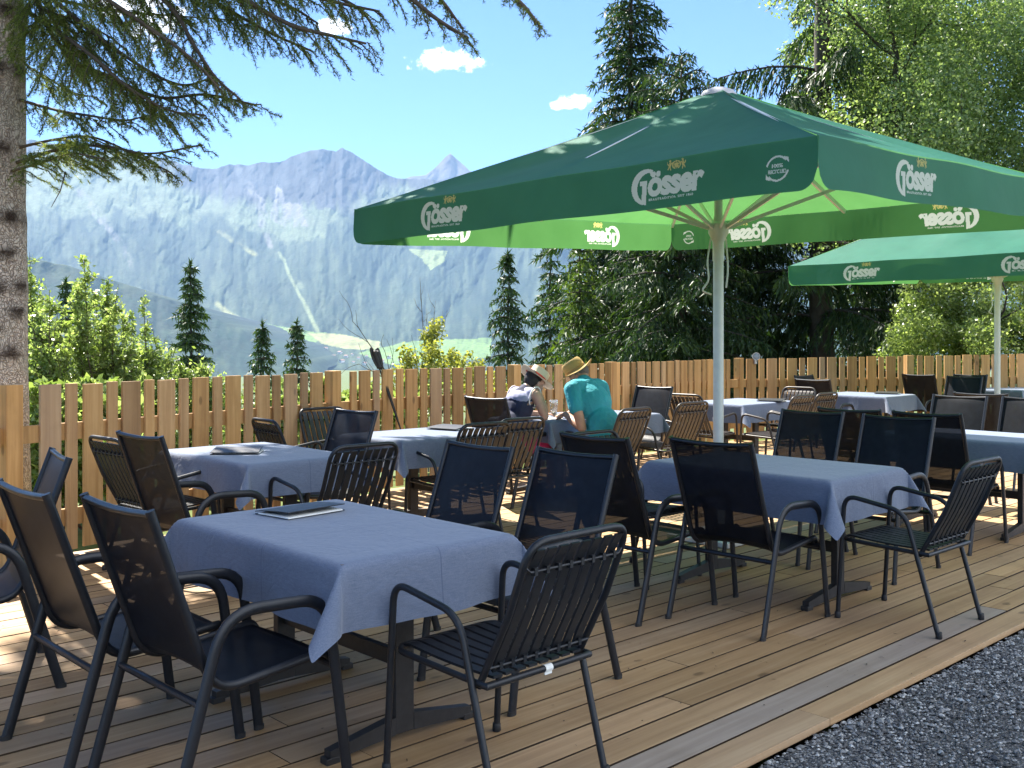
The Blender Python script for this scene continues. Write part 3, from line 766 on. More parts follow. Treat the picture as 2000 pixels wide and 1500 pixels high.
# ---- tables with cloths
def table(x, y, L, W, rz, label):
    t = thing('terrace_table', label, 'table', (x, y, 0), rz, 'steel terrace tables')
    mb = MB(); mb.bbox((0, 0, .732), (W-.01, L-.01, .022), None, .004); mb.build('tabletop', M['tabletop'], t)
    for s in (-1, 1):
        yy = s*(L/2-.19)
        mb = MB(); mb.bbox((0, yy, .375), (.085, .04, .69), None, .004); mb.build('column', M['table_steel'], t)
        for q in (-1, 1):
            mb = MB(); e = q*(W/2-.07)
            mb.add([(q*.043, yy-.02, .03), (q*.043, yy+.02, .03), (q*.043, yy+.02, .095), (q*.043, yy-.02, .095), (e, yy-.02, .012), (e, yy+.02, .012), (e, yy+.02, .048), (e, yy-.02, .048)], [(0, 1, 2, 3), (7, 6, 5, 4), (0, 4, 5, 1), (1, 5, 6, 2), (2, 6, 7, 3), (3, 7, 4, 0)])
            mb.bbox((e-q*.012, yy, .012), (.055, .046, .024), None, .003); mb.build('foot', M['table_steel'], t)
    mb = MB(); mb.bbox((0, 0, .30), (.03, L-.42, .06), None, .003); mb.build('stretcher', M['table_steel'], t)
    return t
def cloth(x, y, L, W, rz, label, seed, h=.22):
    rg = random.Random(seed); A, B = W/2+.004, L/2+.004; ph = [rg.uniform(0, 6.28) for _ in range(8)]; sk = [rg.uniform(-.12, .12) for _ in range(4)]
    def coords(a, hh):
        n1 = max(4, int(2*a/.045)); return [-a-hh+hh*i/9 for i in range(9)]+[-a+2*a*i/n1 for i in range(n1+1)]+[a+hh*(i+1)/9 for i in range(9)]
    ca, cb = coords(A, h), coords(B, h)
    def f(a, b):
        da, db = max(abs(a)-A, 0), max(abs(b)-B, 0); ga, gb = (1 if a >= 0 else -1), (1 if b >= 0 else -1)
        if da == 0 and db == 0:
            z = .0012*math.sin(a*9+ph[0])*math.sin(b*7+ph[1]); e = min(A-abs(a), B-abs(b))
            return (a, b, z)
        und = lambda q, k: .017*math.sin(q*9+ph[k])+.012*math.sin(q*19+ph[k+1])
        if db == 0:
            k = da/h; fl = .02*k+und(b, 2+ga)*k*k
            return (ga*(A+.008*min(1, da/.02)+fl*.6), b, -da-.004*math.sin(b*8+ph[5])*k)
        if da == 0:
            k = db/h; fl = .02*k+und(a, 4+gb)*k*k
            return (a, gb*(B+.008*min(1, db/.02)+fl*.6), -db-.004*math.sin(a*8+ph[6])*k)
        r = math.hypot(da, db); ph_ = math.atan2(db, da); q = math.sin(2*ph_); ci = (1 if ga > 0 else 0)+(2 if gb > 0 else 0)
        k = r/h
        c1 = (.02*.6*r/h+und(B*gb, 2+ga)*k*k*.6)*math.cos(ph_)**2+r*(.34+sk[ci])*q+r*.10*math.sin(4*ph_)*(1 if ci in (0, 3) else -1)
        c2 = (.02*.6*r/h+und(A*ga, 4+gb)*k*k*.6)*math.sin(ph_)**2+r*(.34-sk[ci])*q-r*.10*math.sin(4*ph_)*(1 if ci in (0, 3) else -1)
        return (ga*(A+.008*min(1, r/.02)*math.cos(ph_)+c1), gb*(B+.008*min(1, r/.02)*math.sin(ph_)+c2), -r*(1-.15*q))
    mb = MB(); vs = [f(a, b) for b in cb for a in ca]; na_ = len(ca)
    mb.add(vs, [(j*na_+i, j*na_+i+1, (j+1)*na_+i+1, (j+1)*na_+i) for j in range(len(cb)-1) for i in range(na_-1)])
    o = mb.build('tablecloth', M['linen'], None, True); o.location = (x, y, .7475); o.rotation_euler = (0, 0, rz)
    me = o.data
    tag(o, label, 'tablecloth', 'blue grey linen tablecloths')
    md = o.modifiers.new('sub', 'SUBSURF'); md.levels = 1; md.render_levels = 1
    return o
TABLES = [
 (2.35, 3.50, 1.22, .80, 0, 'front table', .235, 'foreground, a folder lying on it'),
 (5.44, 3.44, 1.26, .84, 0, 'table under the big umbrella', .24, 'umbrella table with wide empty top'),
 (3.50, 6.18, 1.20, .80, 0, 'small table below the leafy bushes', .21, 'small table at the left fence'),
 (5.25, 6.52, .80, 1.16, 0, 'middle fence table', .22, 'middle fence table with bright sun dapples'),
 (7.56, 7.02, .82, 1.62, 0, 'couple\'s table', .20, 'couple\'s table, beer glass on it'),
 (8.28, 3.44, 1.22, .84, 0, 'right edge table', .22, 'table cut by the right picture edge'),
 (10.72, 7.22, .82, 1.12, 0, 'table before the fence corner', .22, 'sunlit table right of the umbrella pole'),
 (13.42, 6.98, 1.02, .86, 0, 'white-lit far table', .22, 'far table whose left side gleams white'),
 (16.6, 6.25, .82, 1.2, 0, 'farthest table at the right', .22, 'farthest table at the right fence'),
]
for i, (x, y, L, W, rz, nm, h, cl) in enumerate(TABLES):
    table(x, y, L, W, rz, 'steel pedestal table under the cloth of the '+nm)
    cloth(x, y, L, W, rz, 'blue grey linen cloth over the '+cl, 40+i, h)
# ---- menu folders
def folder(x, y, rz, label, s=1.0, open_=.0):
    t = thing('menu_folder', label, 'menu', (x, y, .7505), rz, 'black menu folders on the tables')
    def sheet(w, l, z0, z1, th, lift):
        mb = MB(); n = 8
        top = [(-w/2+w*i/n, z0+(z1-z0)*(i/n)+lift*math.sin(PI*i/n)) for i in range(n+1)]
        for yy in (-l/2, l/2): mb.v += [(a, yy, b) for a, b in top]+[(a, yy, b+th) for a, b in top]
        m_ = n+1
        for i in range(n):
            a = i; b = i+1; c = i+2*m_; d = i+1+2*m_
            mb.f += [(a, b, b+m_, a+m_), (c+m_, d+m_, d, c), (a+m_, b+m_, d+m_, c+m_), (a, c, d, b)]
        mb.f += [(0, m_, 3*m_, 2*m_), (n, n+2*m_, n+3*m_, n+m_)]
        return mb
    sheet(.225, .31, .0, .0, .003, 0).build('back_cover', M['black_leather'], t)
    p = sheet(.205, .295, .0035, .0035, .005, .001); o = p.build('page', M['paper'], t); o.location = (.018, -.012, 0)
    c = sheet(.225, .31, .010, .026, .0035, .004); o = c.build('cover', M['black_leather'], t)
    q = sheet(.16, .22, .0145, .0262, .0008, .004); q.build('title_card', M['paper'], o)
    return t
f1 = folder(2.40, 3.87, -1.45, 'black folder with white pages lying on the front table')
for x, y, rz, lab in ((3.36, 6.20, .9, 'black menu lying on the small table below the leafy bushes'), (5.55, 6.62, .2, 'black menu lying on the sun-dappled middle fence table'), (10.95, 6.92, .3, 'black menu lying on the table right of the umbrella pole'), (13.6, 6.75, .3, 'black menu lying on the white-lit far table')):
    dup(f1, (x, y, .7505), rz, lab, 'black menu folders on the tables')
# ---- beer glass, papers
t = NT('glass'); gb = t.n.new('ShaderNodeBsdfGlass'); gb.inputs['Roughness'].default_value = .02; gb.inputs['IOR'].default_value = 1.45; gb.inputs['Color'].default_value = (.95, .97, .97, 1)
tr = t.n.new('ShaderNodeBsdfTransparent'); M['glass'] = t.done(t.mixsh(.45, gb, tr))
plain('foam_film', (.75, .72, .62), .6); plain('napkin', (.78, .79, .82), .8)
gx, gy = 7.13, 6.93
gt = thing('beer_glass', 'tall nearly empty beer glass between the woman and the man', 'glass', (gx, gy, .7505))
mb = MB(); mb.lathe([(.031, 0), (.033, .004), (.029, .02), (.031, .05), (.038, .12), (.041, .165), (.0415, .168), (.039, .166), (.036, .12), (.029, .05), (.027, .018), (.0, .012)], n=28); mb.build('vessel', M['glass'], gt, True, 50)
mb = MB(); mb.lathe([(.0, .0135), (.0272, .0185), (.0288, .047), (.0288, .05), (.0, .05)], n=24); mb.build('beer_rest', M['foam_film'], gt, True, 50)
mb = MB(); n_ = 6
pp = thing('paper_sheets', 'white paper sheets on the couple\'s table left of the beer glass', 'paper', (6.99, 6.79, .7505), .5)
for k in range(2):
    q = MB(); q.bbox((.02*k, .03*k, .001+.0022*k), (.21, .14, .0018), Matrix.Rotation(.3*k, 3, 'Z'), .0004); q.build('sheet', M['paper'], pp)
# ================================================================ UMBRELLAS
def _canopy():
    t = NT('umbrella_cloth'); f = t.noise(3, 3); w = t.noise(240, 2)
    c = t.ramp(f, [(.3, (.022, .130, .095)), (.7, (.027, .152, .110))])
    b = t.bsdf(c, .62, 0, t.bump(t.noise(5, 3), .25, .02), .2);
    tr = t.translucent(t.ramp(f, [(.3, (.11, .30, .078)), (.7, (.13, .34, .092))]))
    M['umbrella_cloth'] = t.done(t.mixsh(.34, b, tr))
    for nm, c, tc_ in (('print_white', (.60, .63, .66), (.80, .82, .74)), ('print_gold', (.42, .36, .17), (.75, .65, .22))):
        t = NT(nm); M[nm] = t.done(t.mixsh(.5, t.bsdf(c, .6, 0, None, .2), t.translucent(tc_)))
_canopy()
def text_geo(body, size, shear=0.0, sx_=1.0, bold=0.0, space=1.0):
    c = bpy.data.curves.new('lettering', 'FONT'); c.body = body; c.size = size; c.shear = shear; c.offset = bold; c.space_character = space; c.resolution_u = 4; c.fill_mode = 'FRONT'
    o = bpy.data.objects.new('lettering', c); COL.objects.link(o)
    dg = bpy.context.evaluated_depsgraph_get(); me = bpy.data.meshes.new_from_object(o.evaluated_get(dg))
    V = [(v.co.x*sx_, v.co.y) for v in me.vertices]; F = [tuple(p.vertices) for p in me.polygons]
    bpy.data.objects.remove(o); bpy.data.curves.remove(c); bpy.data.meshes.remove(me)
    x0 = min(v[0] for v in V); return [(x-x0, y) for x, y in V], F
def fit_text(body, w, h_size, **kw):
    V, F = text_geo(body, h_size, **kw); mx = max(v[0] for v in V); return [(x*w/mx, y) for x, y in V], F
class Flat:
    def __init__(s): s.v = []; s.f = []
    def add(s, V, F, ox=0, oy=0, k=1): n = len(s.v); s.v += [(x*k+ox, y*k+oy) for x, y in V]; s.f += [tuple(i+n for i in f) for f in F]; return s
    def strip(s, A, B): 
        n = len(s.v); s.v += list(A)+list(B); m = len(A); s.f += [(n+i, n+i+1, n+m+i+1, n+m+i) for i in range(m-1)]; return s
    def arc(s, cx, cy, r0, r1, a0, a1, n=24, ex=1.0):
        A = [(cx+r0*ex*math.cos(R(a0+(a1-a0)*i/n)), cy+r0*math.sin(R(a0+(a1-a0)*i/n))) for i in range(n+1)]
        B = [(cx+r1*ex*math.cos(R(a0+(a1-a0)*i/n)), cy+r1*math.sin(R(a0+(a1-a0)*i/n))) for i in range(n+1)]
        return s.strip(A, B)
    def poly(s, P_): n = len(s.v); s.v += list(P_); s.f.append(tuple(range(n, n+len(P_)))); return s
def big_g(fl, ox, oy, k=1.0, mir=1):
    """swooping G: crescent, top serif, stem running below the line"""
    A = []; B = []
    for i in range(31):
        a = 62+(268-62)*i/30; A.append((.104+.104*math.cos(R(a))*1.0, .1+.1*math.sin(R(a))))
        th = .026*math.sin(PI*min(1, max(0, (i+4)/36)))+.008; ai = R(a)
        B.append((.104+(.104-th*1.15)*math.cos(ai)+.004, .1+(.1-th)*math.sin(ai)))
    tr_ = lambda L: [(ox+x*k*mir, oy+y*k) for x, y in L]
    fl.strip(tr_(A), tr_(B))
    fl.poly(tr_([(.072, .002), (.104, .0), (.112, .135), (.062, .135), (.060, .110), (.078, .110)]))
    fl.poly(tr_([(.128, .191), (.153, .188), (.146, .150), (.135, .162)]))
W_text = fit_text('össer', .385, .196, shear=.10, bold=.0085, space=.93)
W_tag = fit_text('BRAUTRADITION SEIT 1860', .30, .0185, bold=.0003, space=1.2)
W_100 = fit_text('100%', .062, .026, bold=.0006); W_rec = fit_text('RECYCLED', .102, .026, bold=.0008)
def logo():
    a = Flat(); big_g(a, 0, 0); a.add(*W_text, ox=.116, oy=.050); a.add(*W_tag, ox=.125, oy=.018)
    e = Flat(); cx, cy = .315, .198
    big_g(e, cx-.030, cy-.022, .22); big_g(e, cx+.030, cy-.022, .22, -1)
    e.poly([(cx-.008, cy+.012), (cx-.008, cy-.01), (cx, cy-.02), (cx+.008, cy-.01), (cx+.008, cy+.012)])
    e.arc(cx, cy+.012, .012, .008, 20, 160, 10)
    for m in (-1, 1):                       # rampant supporters on both sides
        q = lambda L: [(cx+m*x, cy+y) for x, y in L]
        e.poly(q([(.034, .006), (.040, -.012), (.052, -.010), (.050, .010), (.044, .020)]))
        e.poly(q([(.036, .018), (.046, .016), (.050, .024), (.043, .030), (.035, .026)]))
        e.poly(q([(.040, -.010), (.036, -.026), (.043, -.027), (.047, -.010)])); e.poly(q([(.049, -.009), (.056, -.024), (.062, -.022), (.054, -.007)]))
        e.poly(q([(.028, .008), (.042, .004), (.042, .012), (.028, .014)]))
        e.poly(q([(.053, -.004), (.064, .010), (.060, .022), (.057, .010), (.050, .002)]))
    return a, e
def recycled():
    a = Flat(); a.arc(0, 0, .066, .056, 40, 168, 20); a.arc(0, 0, .066, .056, 220, 348, 20)
    for s in (0, PI):
        q = [(math.cos(s)*x-math.sin(s)*y, math.sin(s)*x+math.cos(s)*y) for x, y in ((.034, .060), (.062, .052), (.064, .024))]; a.poly(q)
    a.add(*W_100, ox=-.031, oy=.006); a.add(*W_rec, ox=-.051, oy=-.024); return a
LOGO, EMB = logo(); REC = recycled()
def umbrella(cx, cy, half, zt, rise, pole_r, label, seed, lift=0.0, cell=.0032, tilt=.13):
    t = thing('beer_garden_umbrella', label, 'umbrella', (cx, cy, 0), 0, 'green terrace umbrellas')
    rg = random.Random(seed); H = half; zap = zt+rise; hub = zt-.10
    def tz(q): a = (q.x/H+1)/2; b = (q.y/H+1)/2; return a*(tilt+.05*b)
    # canopy with eight ribs: four corners, four mid sides
    def surf(i, s, f):
        """panel i, s across -1..1, f from apex ring 0 to edge 1"""
        f0 = .05; g = f0+(1-f0)*f; p = Vector((-H*g, -H*g*s, 0)); sag = .045*math.sin(PI*f)*abs(math.sin(PI*(s+1)))**1.0
        z = zap-rise*f-sag-.018*math.sin(PI*f)-.03*(1-abs(s)**2)*f*f*0
        z += .006*math.sin(s*9+i*2+seed)*math.sin(f*7+i)
        q = Matrix.Rotation(i*PI/2, 3, 'Z') @ p; return q + Vector((0, 0, z+tz(q)))
    cv = MB()
    for i in range(4): cv.grid(lambda a, b, i=i: surf(i, a*2-1, b), 24, 18)
    canopy = cv.build('canopy', M['umbrella_cloth'], t, True)
    VH = .265
    # valance i hangs below the edge of panel i ; q in [-H,H], d depth below the edge
    def val(i, q, d, off=0.0):
        s = -q/H; wv = .010*math.sin(q*3.1+i*1.7+seed)*d/VH+.006*math.sin(q*7.3+seed+i)*d/VH
        e = surf(i, max(-1, min(1, s)), 1.0)
        base = Matrix.Rotation(i*PI/2, 3, 'Z') @ Vector((-(H+.006+.010*d/VH+wv+off), q, 0)); return Vector((base.x, base.y, e.z-d))
    for i in range(4):
        c_ = cell; prints = [(LOGO, 'lettering', 'print_white', H-.80, .235), (LOGO, 'lettering', 'print_white', -H+1.16, .235), (EMB, 'emblem', 'print_gold', H-.80, .235), (EMB, 'emblem', 'print_gold', -H+1.16, .235), (REC, 'recycling_mark', 'print_white', -H+.21, .14)]
        fine = [(-H+.60, -H+1.20), (H-1.36, H-.76), (-H+.12, -H+.30)]; HE = H+.012; qs = [-HE]
        while qs[-1] < HE-1e-6:
            q = qs[-1]; st = c_ if any(a <= q < b for a, b in fine) else (.02 if HE-abs(q) < .14 else .06)
            for a, b in fine:
                if q < a < q+st: st = a-q
            qs.append(min(HE, q+st))
        qs = np.array(qs); nd = int(VH/c_); nq = len(qs)-1
        def low(q):
            e = HE-abs(q); r = .10
            return VH if e >= r else VH*.56+(VH*.44)*math.sqrt(max(0, 1-((r-e)/r)**2))
        lows = [low(q) for q in qs]; qc = (qs[:-1]+qs[1:])/2; dc = (np.arange(nd)+.5)*VH/nd
        cls = np.zeros((nd, nq), np.int8)
        for kind, (fl, nm, mt, ql, db) in enumerate(prints):
            code = kind+1
            for f in fl.f:
                P2 = [(ql-fl.v[a][0], db-fl.v[a][1]) for a in f]
                xs = [p[0] for p in P2]; ys = [p[1] for p in P2]
                ia, ib = np.searchsorted(qc, min(xs)-1e-6), np.searchsorted(qc, max(xs)+1e-6); ja, jb = np.searchsorted(dc, min(ys)-1e-6), np.searchsorted(dc, max(ys)+1e-6)
                if ib <= ia or jb <= ja: continue
                gx_, gy_ = np.meshgrid(qc[ia:ib], dc[ja:jb]); cls[ja:jb, ia:ib][in_poly(gx_, gy_, P2)] = code
        vs = []
        for j in range(nd+1):
            for q, lw in zip(qs, lows): vs.append(tuple(val(i, q, lw*j/nd)))
        FF = {n: [] for n in range(6)}
        for j in range(nd):
            for k in range(nq): FF[int(cls[j, k])].append((j*(nq+1)+k, j*(nq+1)+k+1, (j+1)*(nq+1)+k+1, (j+1)*(nq+1)+k))
        def part(code, nm, mt, par):
            used = sorted({a for f in FF[code] for a in f}); mp = {a: n for n, a in enumerate(used)}; m2 = MB(); m2.v = [vs[a] for a in used]; m2.f = [tuple(mp[a] for a in f) for f in FF[code]]
            return m2.build(nm, M[mt], par, True)
        va = part(0, 'valance', 'umbrella_cloth', t)
        for kind, (fl, nm, mt, ql, db) in enumerate(prints): part(kind+1, nm, mt, va)
    mb = MB(); mb.lathe([(.0, .075), (.06, .068), (.115, .045), (.14, .012), (.145, .0), (.12, -.012), (.0, -.012)][::-1], (0, 0, zap-.012+lift+tilt*.5), 28); mb.build('top_cap', M['cap_grey'], t, True, 50)
    mb = MB(); mb.lathe([(pole_r*1.35, 0), (pole_r*1.35, .0), (pole_r, .012), (pole_r, hub-.28)], (0, 0, .03), 24); mb.build('pole', M['white_metal'], t, True, 40)
    mb = MB(); mb.lathe([(pole_r*1.1, hub-.30), (pole_r*1.12, hub-.16), (pole_r*1.3, hub-.14), (pole_r*1.9, hub-.09), (pole_r*1.9, hub-.02), (pole_r, hub), (pole_r*.8, hub+.05), (pole_r*.8, zap-.05), (.10, zap-.045), (.10, zap-.02)], n=20); mb.build('hub', M['white_metal'], t, True, 40)
    mb = MB(); mb.bbox((0, 0, .022), (.55, .55, .035), None, .006); mb.lathe([(.06, .04), (.06, .30), (.052, .31)], n=20); mb.build('base_plate', M['white_metal'], t)
    for k in range(8):
        a = k*PI/4; L = H*(math.sqrt(2) if k % 2 else 1.0); d = Vector((math.cos(a), math.sin(a), 0))
        def rib_pt(f): q = d*(L*(.05+.95*f)); return q+Vector((0, 0, zap-rise*f-.035-.018*math.sin(PI*f)+tz(q)))
        mb = MB(); mb.bar(rib_pt(.0), rib_pt(.975), .022, .034); r_ = mb.build('rib', M['white_metal'], t)
        mb = MB(); mb.bar(d*(pole_r*1.6)+Vector((0, 0, hub-.055)), rib_pt(.55)-Vector((0, 0, .012)), .016, .026); p_ = rib_pt(.55); mb.bbox(tuple(p_-Vector((0, 0, .02))), (.05, .05, .05), None, .004); mb.build('strut', M['white_metal'], r_)
    cp = smooth_path([(-.055, .03, hub-.13), (-.075, .045, hub-.30), (-.07, .04, hub-.44), (-.10, .07, hub-.52), (-.02, .05, hub-.55)], 6)
    mb = MB(); mb.tube(cp, .007, 8); cp = smooth_path([(.055, -.03, hub-.13), (.065, -.04, hub-.35), (.05, -.035, hub-.50)], 6); mb.tube(cp, .007, 8)
    mb.build('pull_strap', M['white_metal'], t, True, 40)
    return t
umbrella(6.44, 4.53, 1.94, 2.495, .78, .039, 'large green square umbrella on white pole in front, underside glowing', 1)
umbrella(14.26, 5.52, 1.97, 2.50, .98, .039, 'farther green square umbrella with mint sunlit top at the right picture edge', 4, .08, .0048)
# ================================================================ TREES
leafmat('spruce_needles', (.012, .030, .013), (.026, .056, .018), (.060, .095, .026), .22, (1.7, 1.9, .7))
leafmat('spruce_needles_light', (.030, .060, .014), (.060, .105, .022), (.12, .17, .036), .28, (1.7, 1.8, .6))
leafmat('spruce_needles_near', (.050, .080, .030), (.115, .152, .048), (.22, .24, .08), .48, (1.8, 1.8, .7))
leafmat('birch_leaves', (.088, .142, .055), (.19, .265, .112), (.39, .46, .25), .5, (1.35, 1.45, .7), .36, .6)
leafmat('willow_leaves', (.11, .16, .045), (.21, .28, .08), (.44, .51, .26), .55, (1.3, 1.36, .78), .33, .7)
leafmat('olive_leaves', (.14, .16, .035), (.25, .27, .07), (.38, .38, .13), .52, (1.4, 1.4, .6), .45, .3)
plain('twig_bark', (.075, .055, .040), .85, 0, .3, 20)
plain('dead_twig', (.10, .085, .075), .9, 0, .3, 20)
plain('dark_bark', (.050, .042, .036), .9, 0, .35, 9, .5)
def _bark():
    t = NT('pale_spruce_bark'); v = t.mapping((1, 1, .8)); vo = t.n.new('ShaderNodeTexVoronoi'); vo.feature = 'DISTANCE_TO_EDGE'; vo.inputs['Scale'].default_value = 44
    nz = t.n.new('ShaderNodeTexNoise'); nz.inputs['Scale'].default_value = 9; t.l.new(v, nz.inputs['Vector'])
    ad = t.n.new('ShaderNodeVectorMath'); ad.operation = 'MULTIPLY_ADD'; t.l.new(nz.outputs['Color'], ad.inputs[0]); ad.inputs[1].default_value = (.16, .16, .22); t.l.new(v, ad.inputs[2]); t.l.new(ad.outputs[0], vo.inputs['Vector'])
    cr = t.ramp(vo.outputs['Distance'], [(.0, (0, 0, 0)), (.13, (1, 1, 1))])
    f = t.noise(24, 7, .7); c = t.ramp(f, [(.3, (.30, .245, .205)), (.5, (.50, .44, .385)), (.7, (.64, .59, .53))])
    c = t.mix(t.math('ADD', t.math('MULTIPLY', cr, .62), .38), (.10, .07, .055), c); lich = t.ramp(t.noise(3.5, 4), [(.5, (0, 0, 0)), (.7, (1, 1, 1))]); c = t.mix(t.math('MULTIPLY', lich, .35), c, (.33, .34, .29))
    at = t.attr('knot'); c = t.mix(at, c, (.045, .032, .026))
    h = t.math('ADD', t.math('MULTIPLY', cr, .6), t.math('MULTIPLY', f, .6))
    M['pale_spruce_bark'] = t.done(t.bsdf(c, .88, 0, t.bump(h, .9, .02), .2))
_bark()
def unit(a): return a/(np.linalg.norm(a, axis=-1, keepdims=True)+1e-9)
def needle_tris(base, d, length, width, rg, down=0.0):
    """one thin triangle per base point"""
    n = len(base); d = unit(d); pr = unit(np.cross(d, rg.normal(size=(n, 3)))); l = np.asarray(length).reshape(-1, 1); w = np.asarray(width).reshape(-1, 1)
    tip = base+d*l; tip[:, 2] -= down*l[:, 0]
    return np.stack([base-pr*w, base+pr*w, tip], 1).reshape(-1, 3)
def spruce_geo(H, Rb, z0, seed, step=.42, nb=6, tl=.17, tw=.022, droop=.30, pend=.30, dens=1.0, gap=.0, side=None, shape=.85):
    """crown needles and limb paths of a Norway spruce"""
    rg = np.random.default_rng(seed); T = []; limbs = []
    z = z0
    while z < H*.985:
        f = (z-z0)/(H-z0); L0 = Rb*max(0, 1-f)**shape*(.80+.3*rg.random())+.10; nbr = max(3, int(round(nb*(1-.35*f))))
        a0 = rg.uniform(0, 6.28)
        for k in range(nbr):
            if rg.random() < gap: continue
            ang = a0+k*2*PI/nbr+rg.normal(0, .22); L = L0*rg.uniform(.52, 1.15)
            if side is not None: L *= side(ang, f)
            if L < .08: continue
            dr = droop*(1.0-.75*f)*rg.uniform(.6, 1.3); rise = .18+.25*f
            zb = z+rg.uniform(-.12, .12)*step
            def pt(s): return np.stack([L*s*np.cos(ang), L*s*np.sin(ang), zb+L*(rise*s-(dr+rise*.75)*s*s*1.25+.30*dr*s**4*1.6)], -1)
            limbs.append((pt(np.linspace(0, .9, 5)), .012+.018*L/2))
            m = max(4, int(L/.075*dens)); s = np.repeat(np.linspace(.06, 1, m), 2); s = np.clip(s+rg.normal(0, .012, len(s)), .03, 1)
            sg = np.tile([1, -1], m); b = pt(s); ll = (.40*min(L, 2.4)*np.clip(1-s, 0, 1)**.75+.09)*rg.uniform(.55, 1.15, len(s))
            fw = np.array([math.cos(ang), math.sin(ang), 0]); sd = np.array([-math.sin(ang), math.cos(ang), 0])
            hang = pend*rg.uniform(.3, 1.5, len(s))+.12
            ld = unit(fw[None]*rg.uniform(.35, .8, (len(s), 1))+sd[None]*(sg*rg.uniform(.5, 1, len(s)))[:, None]+np.array([0, 0, -1.0])[None]*hang[:, None])
            q = np.maximum(2, (ll/.062*dens).astype(int)); idx = np.repeat(np.arange(len(s)), q)
            off = np.concatenate([np.linspace(.05, 1, c) for c in q]); pb = b[idx]+ld[idx]*(ll[idx]*off)[:, None]; pb[:, 2] -= pend*.35*ll[idx]*off**2
            dd = ld[idx]+rg.normal(0, .45, (len(idx), 3))+np.array([0, 0, -pend*.9])
            T.append(needle_tris(pb, dd, tl*rg.uniform(.6, 1.25, len(idx)), tw*rg.uniform(.7, 1.3, len(idx)), rg))
            # upward tufts along the limb
            pb = pt(np.clip(rg.uniform(.15, 1, m), 0, 1)); T.append(needle_tris(pb, fw[None]*.8+rg.normal(0, .5, (m, 3))+np.array([0, 0, .25]), tl*.8*rg.uniform(.6, 1.2, m), tw*rg.uniform(.8, 1.2, m), rg))
        z += step*rg.uniform(.75, 1.25)*(1-.35*f)
    m = 60; pb = np.zeros((m, 3)); pb[:, 2] = H*rg.uniform(.93, 1.0, m); T.append(needle_tris(pb, rg.normal(0, .6, (m, 3))+np.array([0, 0, .5]), tl*rg.uniform(.6, 1.2, m), np.full(m, tw), rg))
    return np.concatenate(T), limbs
def trunk_mb(H, r, wob=.05, seed=0, zb=0.0):
    rg = random.Random(seed); pts = [(rg.uniform(-wob, wob)*(i > 0), rg.uniform(-wob, wob)*(i > 0), zb+(H-zb)*i/10) for i in range(11)]
    mb = MB(); mb.tube(pts, [r*(1.25 if i == 0 else 1)*(1-.95*i/10)+.01 for i in range(11)], 12); return mb
def spruce(label, loc, geo, H, r, mat, seed, zb=-1.0, group='spruces beyond the fence', rz=0, sc=1.0):
    t = thing('spruce_tree', label, 'tree', loc, rz, group)
    tris_obj('crown', geo[0], M[mat], t)
    mb = trunk_mb(H*.98, r, .04, seed, zb)
    for p, rr in geo[1]: mb.tube([tuple(x) for x in p], [rr*(1-.8*i/4)+.004 for i in range(5)], 5, cap=False)
    mb.build('trunk', M['dark_bark'], t, True); t.scale = (sc, sc, sc)
    return t
def gz(X, Y):
    u, v = cw(X, Y); return float(ground_z(np.array(u), np.array(v)))
def place(px, Y): X = (px-1000)/FX*Y; u, v = cw(X, Y); return u, v, float(ground_z(np.array(u), np.array(v)))
def ztop(py, Y): return CAMZ+(HOR-py)*Y/FX
def spruce_at(px, pytop, Y, Rpx, label, mat, seed, vis_py=740, **kw):
    """spruce whose top shows at (px, pytop); built from a bit below what the fence hides down to the ground"""
    u, v, z = place(px, Y); zt = ztop(pytop, Y); H = zt-z; zlow = ztop(vis_py, Y)-z
    geo = spruce_geo(H, Rpx/FX*Y, max(.8, zlow-1.2), seed, **kw)
    return spruce(label, (u, v, z), geo, H, max(.05, H*.011), mat, seed)
# --- small spruces seen over the fence on the left
spruce_at(372, 512, 34, 64, 'dark conical spruce rising alone over the left fence behind the bushes', 'spruce_needles', 11, step=.44, nb=8, tl=.22, tw=.034, droop=.24, pend=.55, dens=1.15)
spruce_at(130, 545, 40, 60, 'dark spruce top half hidden behind the pale leafy bushes', 'spruce_needles', 12, step=.5, nb=7, tl=.24, tw=.036, pend=.4)
spruce_at(512, 628, 30, 40, 'little spruce, the left of two small ones above the fence', 'spruce_needles', 13, step=.33, nb=8, tl=.18, tw=.028, droop=.3, pend=.6, dens=1.1)
spruce_at(580, 626, 31, 40, 'little spruce, the right of two small ones above the fence', 'spruce_needles', 14, step=.33, nb=8, tl=.18, tw=.028, droop=.3, pend=.6, dens=1.1)
# --- spruces behind the middle fence
spruce_at(992, 488, 30, 66, 'slim dark spruce standing left of the green young spruce, below the umbrella edge', 'spruce_needles', 15, vis_py=720, step=.46, nb=7, tl=.21, tw=.030, droop=.42, pend=.6)
spruce_at(1075, 455, 33, 62, 'dark spruce wedged behind the yellow-green spruce', 'spruce_needles', 16, vis_py=720, step=.5, nb=7, tl=.22, tw=.032, droop=.35, pend=.55)
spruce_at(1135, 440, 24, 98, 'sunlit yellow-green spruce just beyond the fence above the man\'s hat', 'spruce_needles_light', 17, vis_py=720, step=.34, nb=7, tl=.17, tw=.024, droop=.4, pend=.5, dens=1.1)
spruce_at(1232, -240, 27, 235, 'tall dark spruce behind the umbrella top, its tip beyond the upper edge', 'spruce_needles', 18, vis_py=720, step=.40, nb=7, tl=.20, tw=.027, droop=.42, pend=.45, dens=1.05, shape=.95)
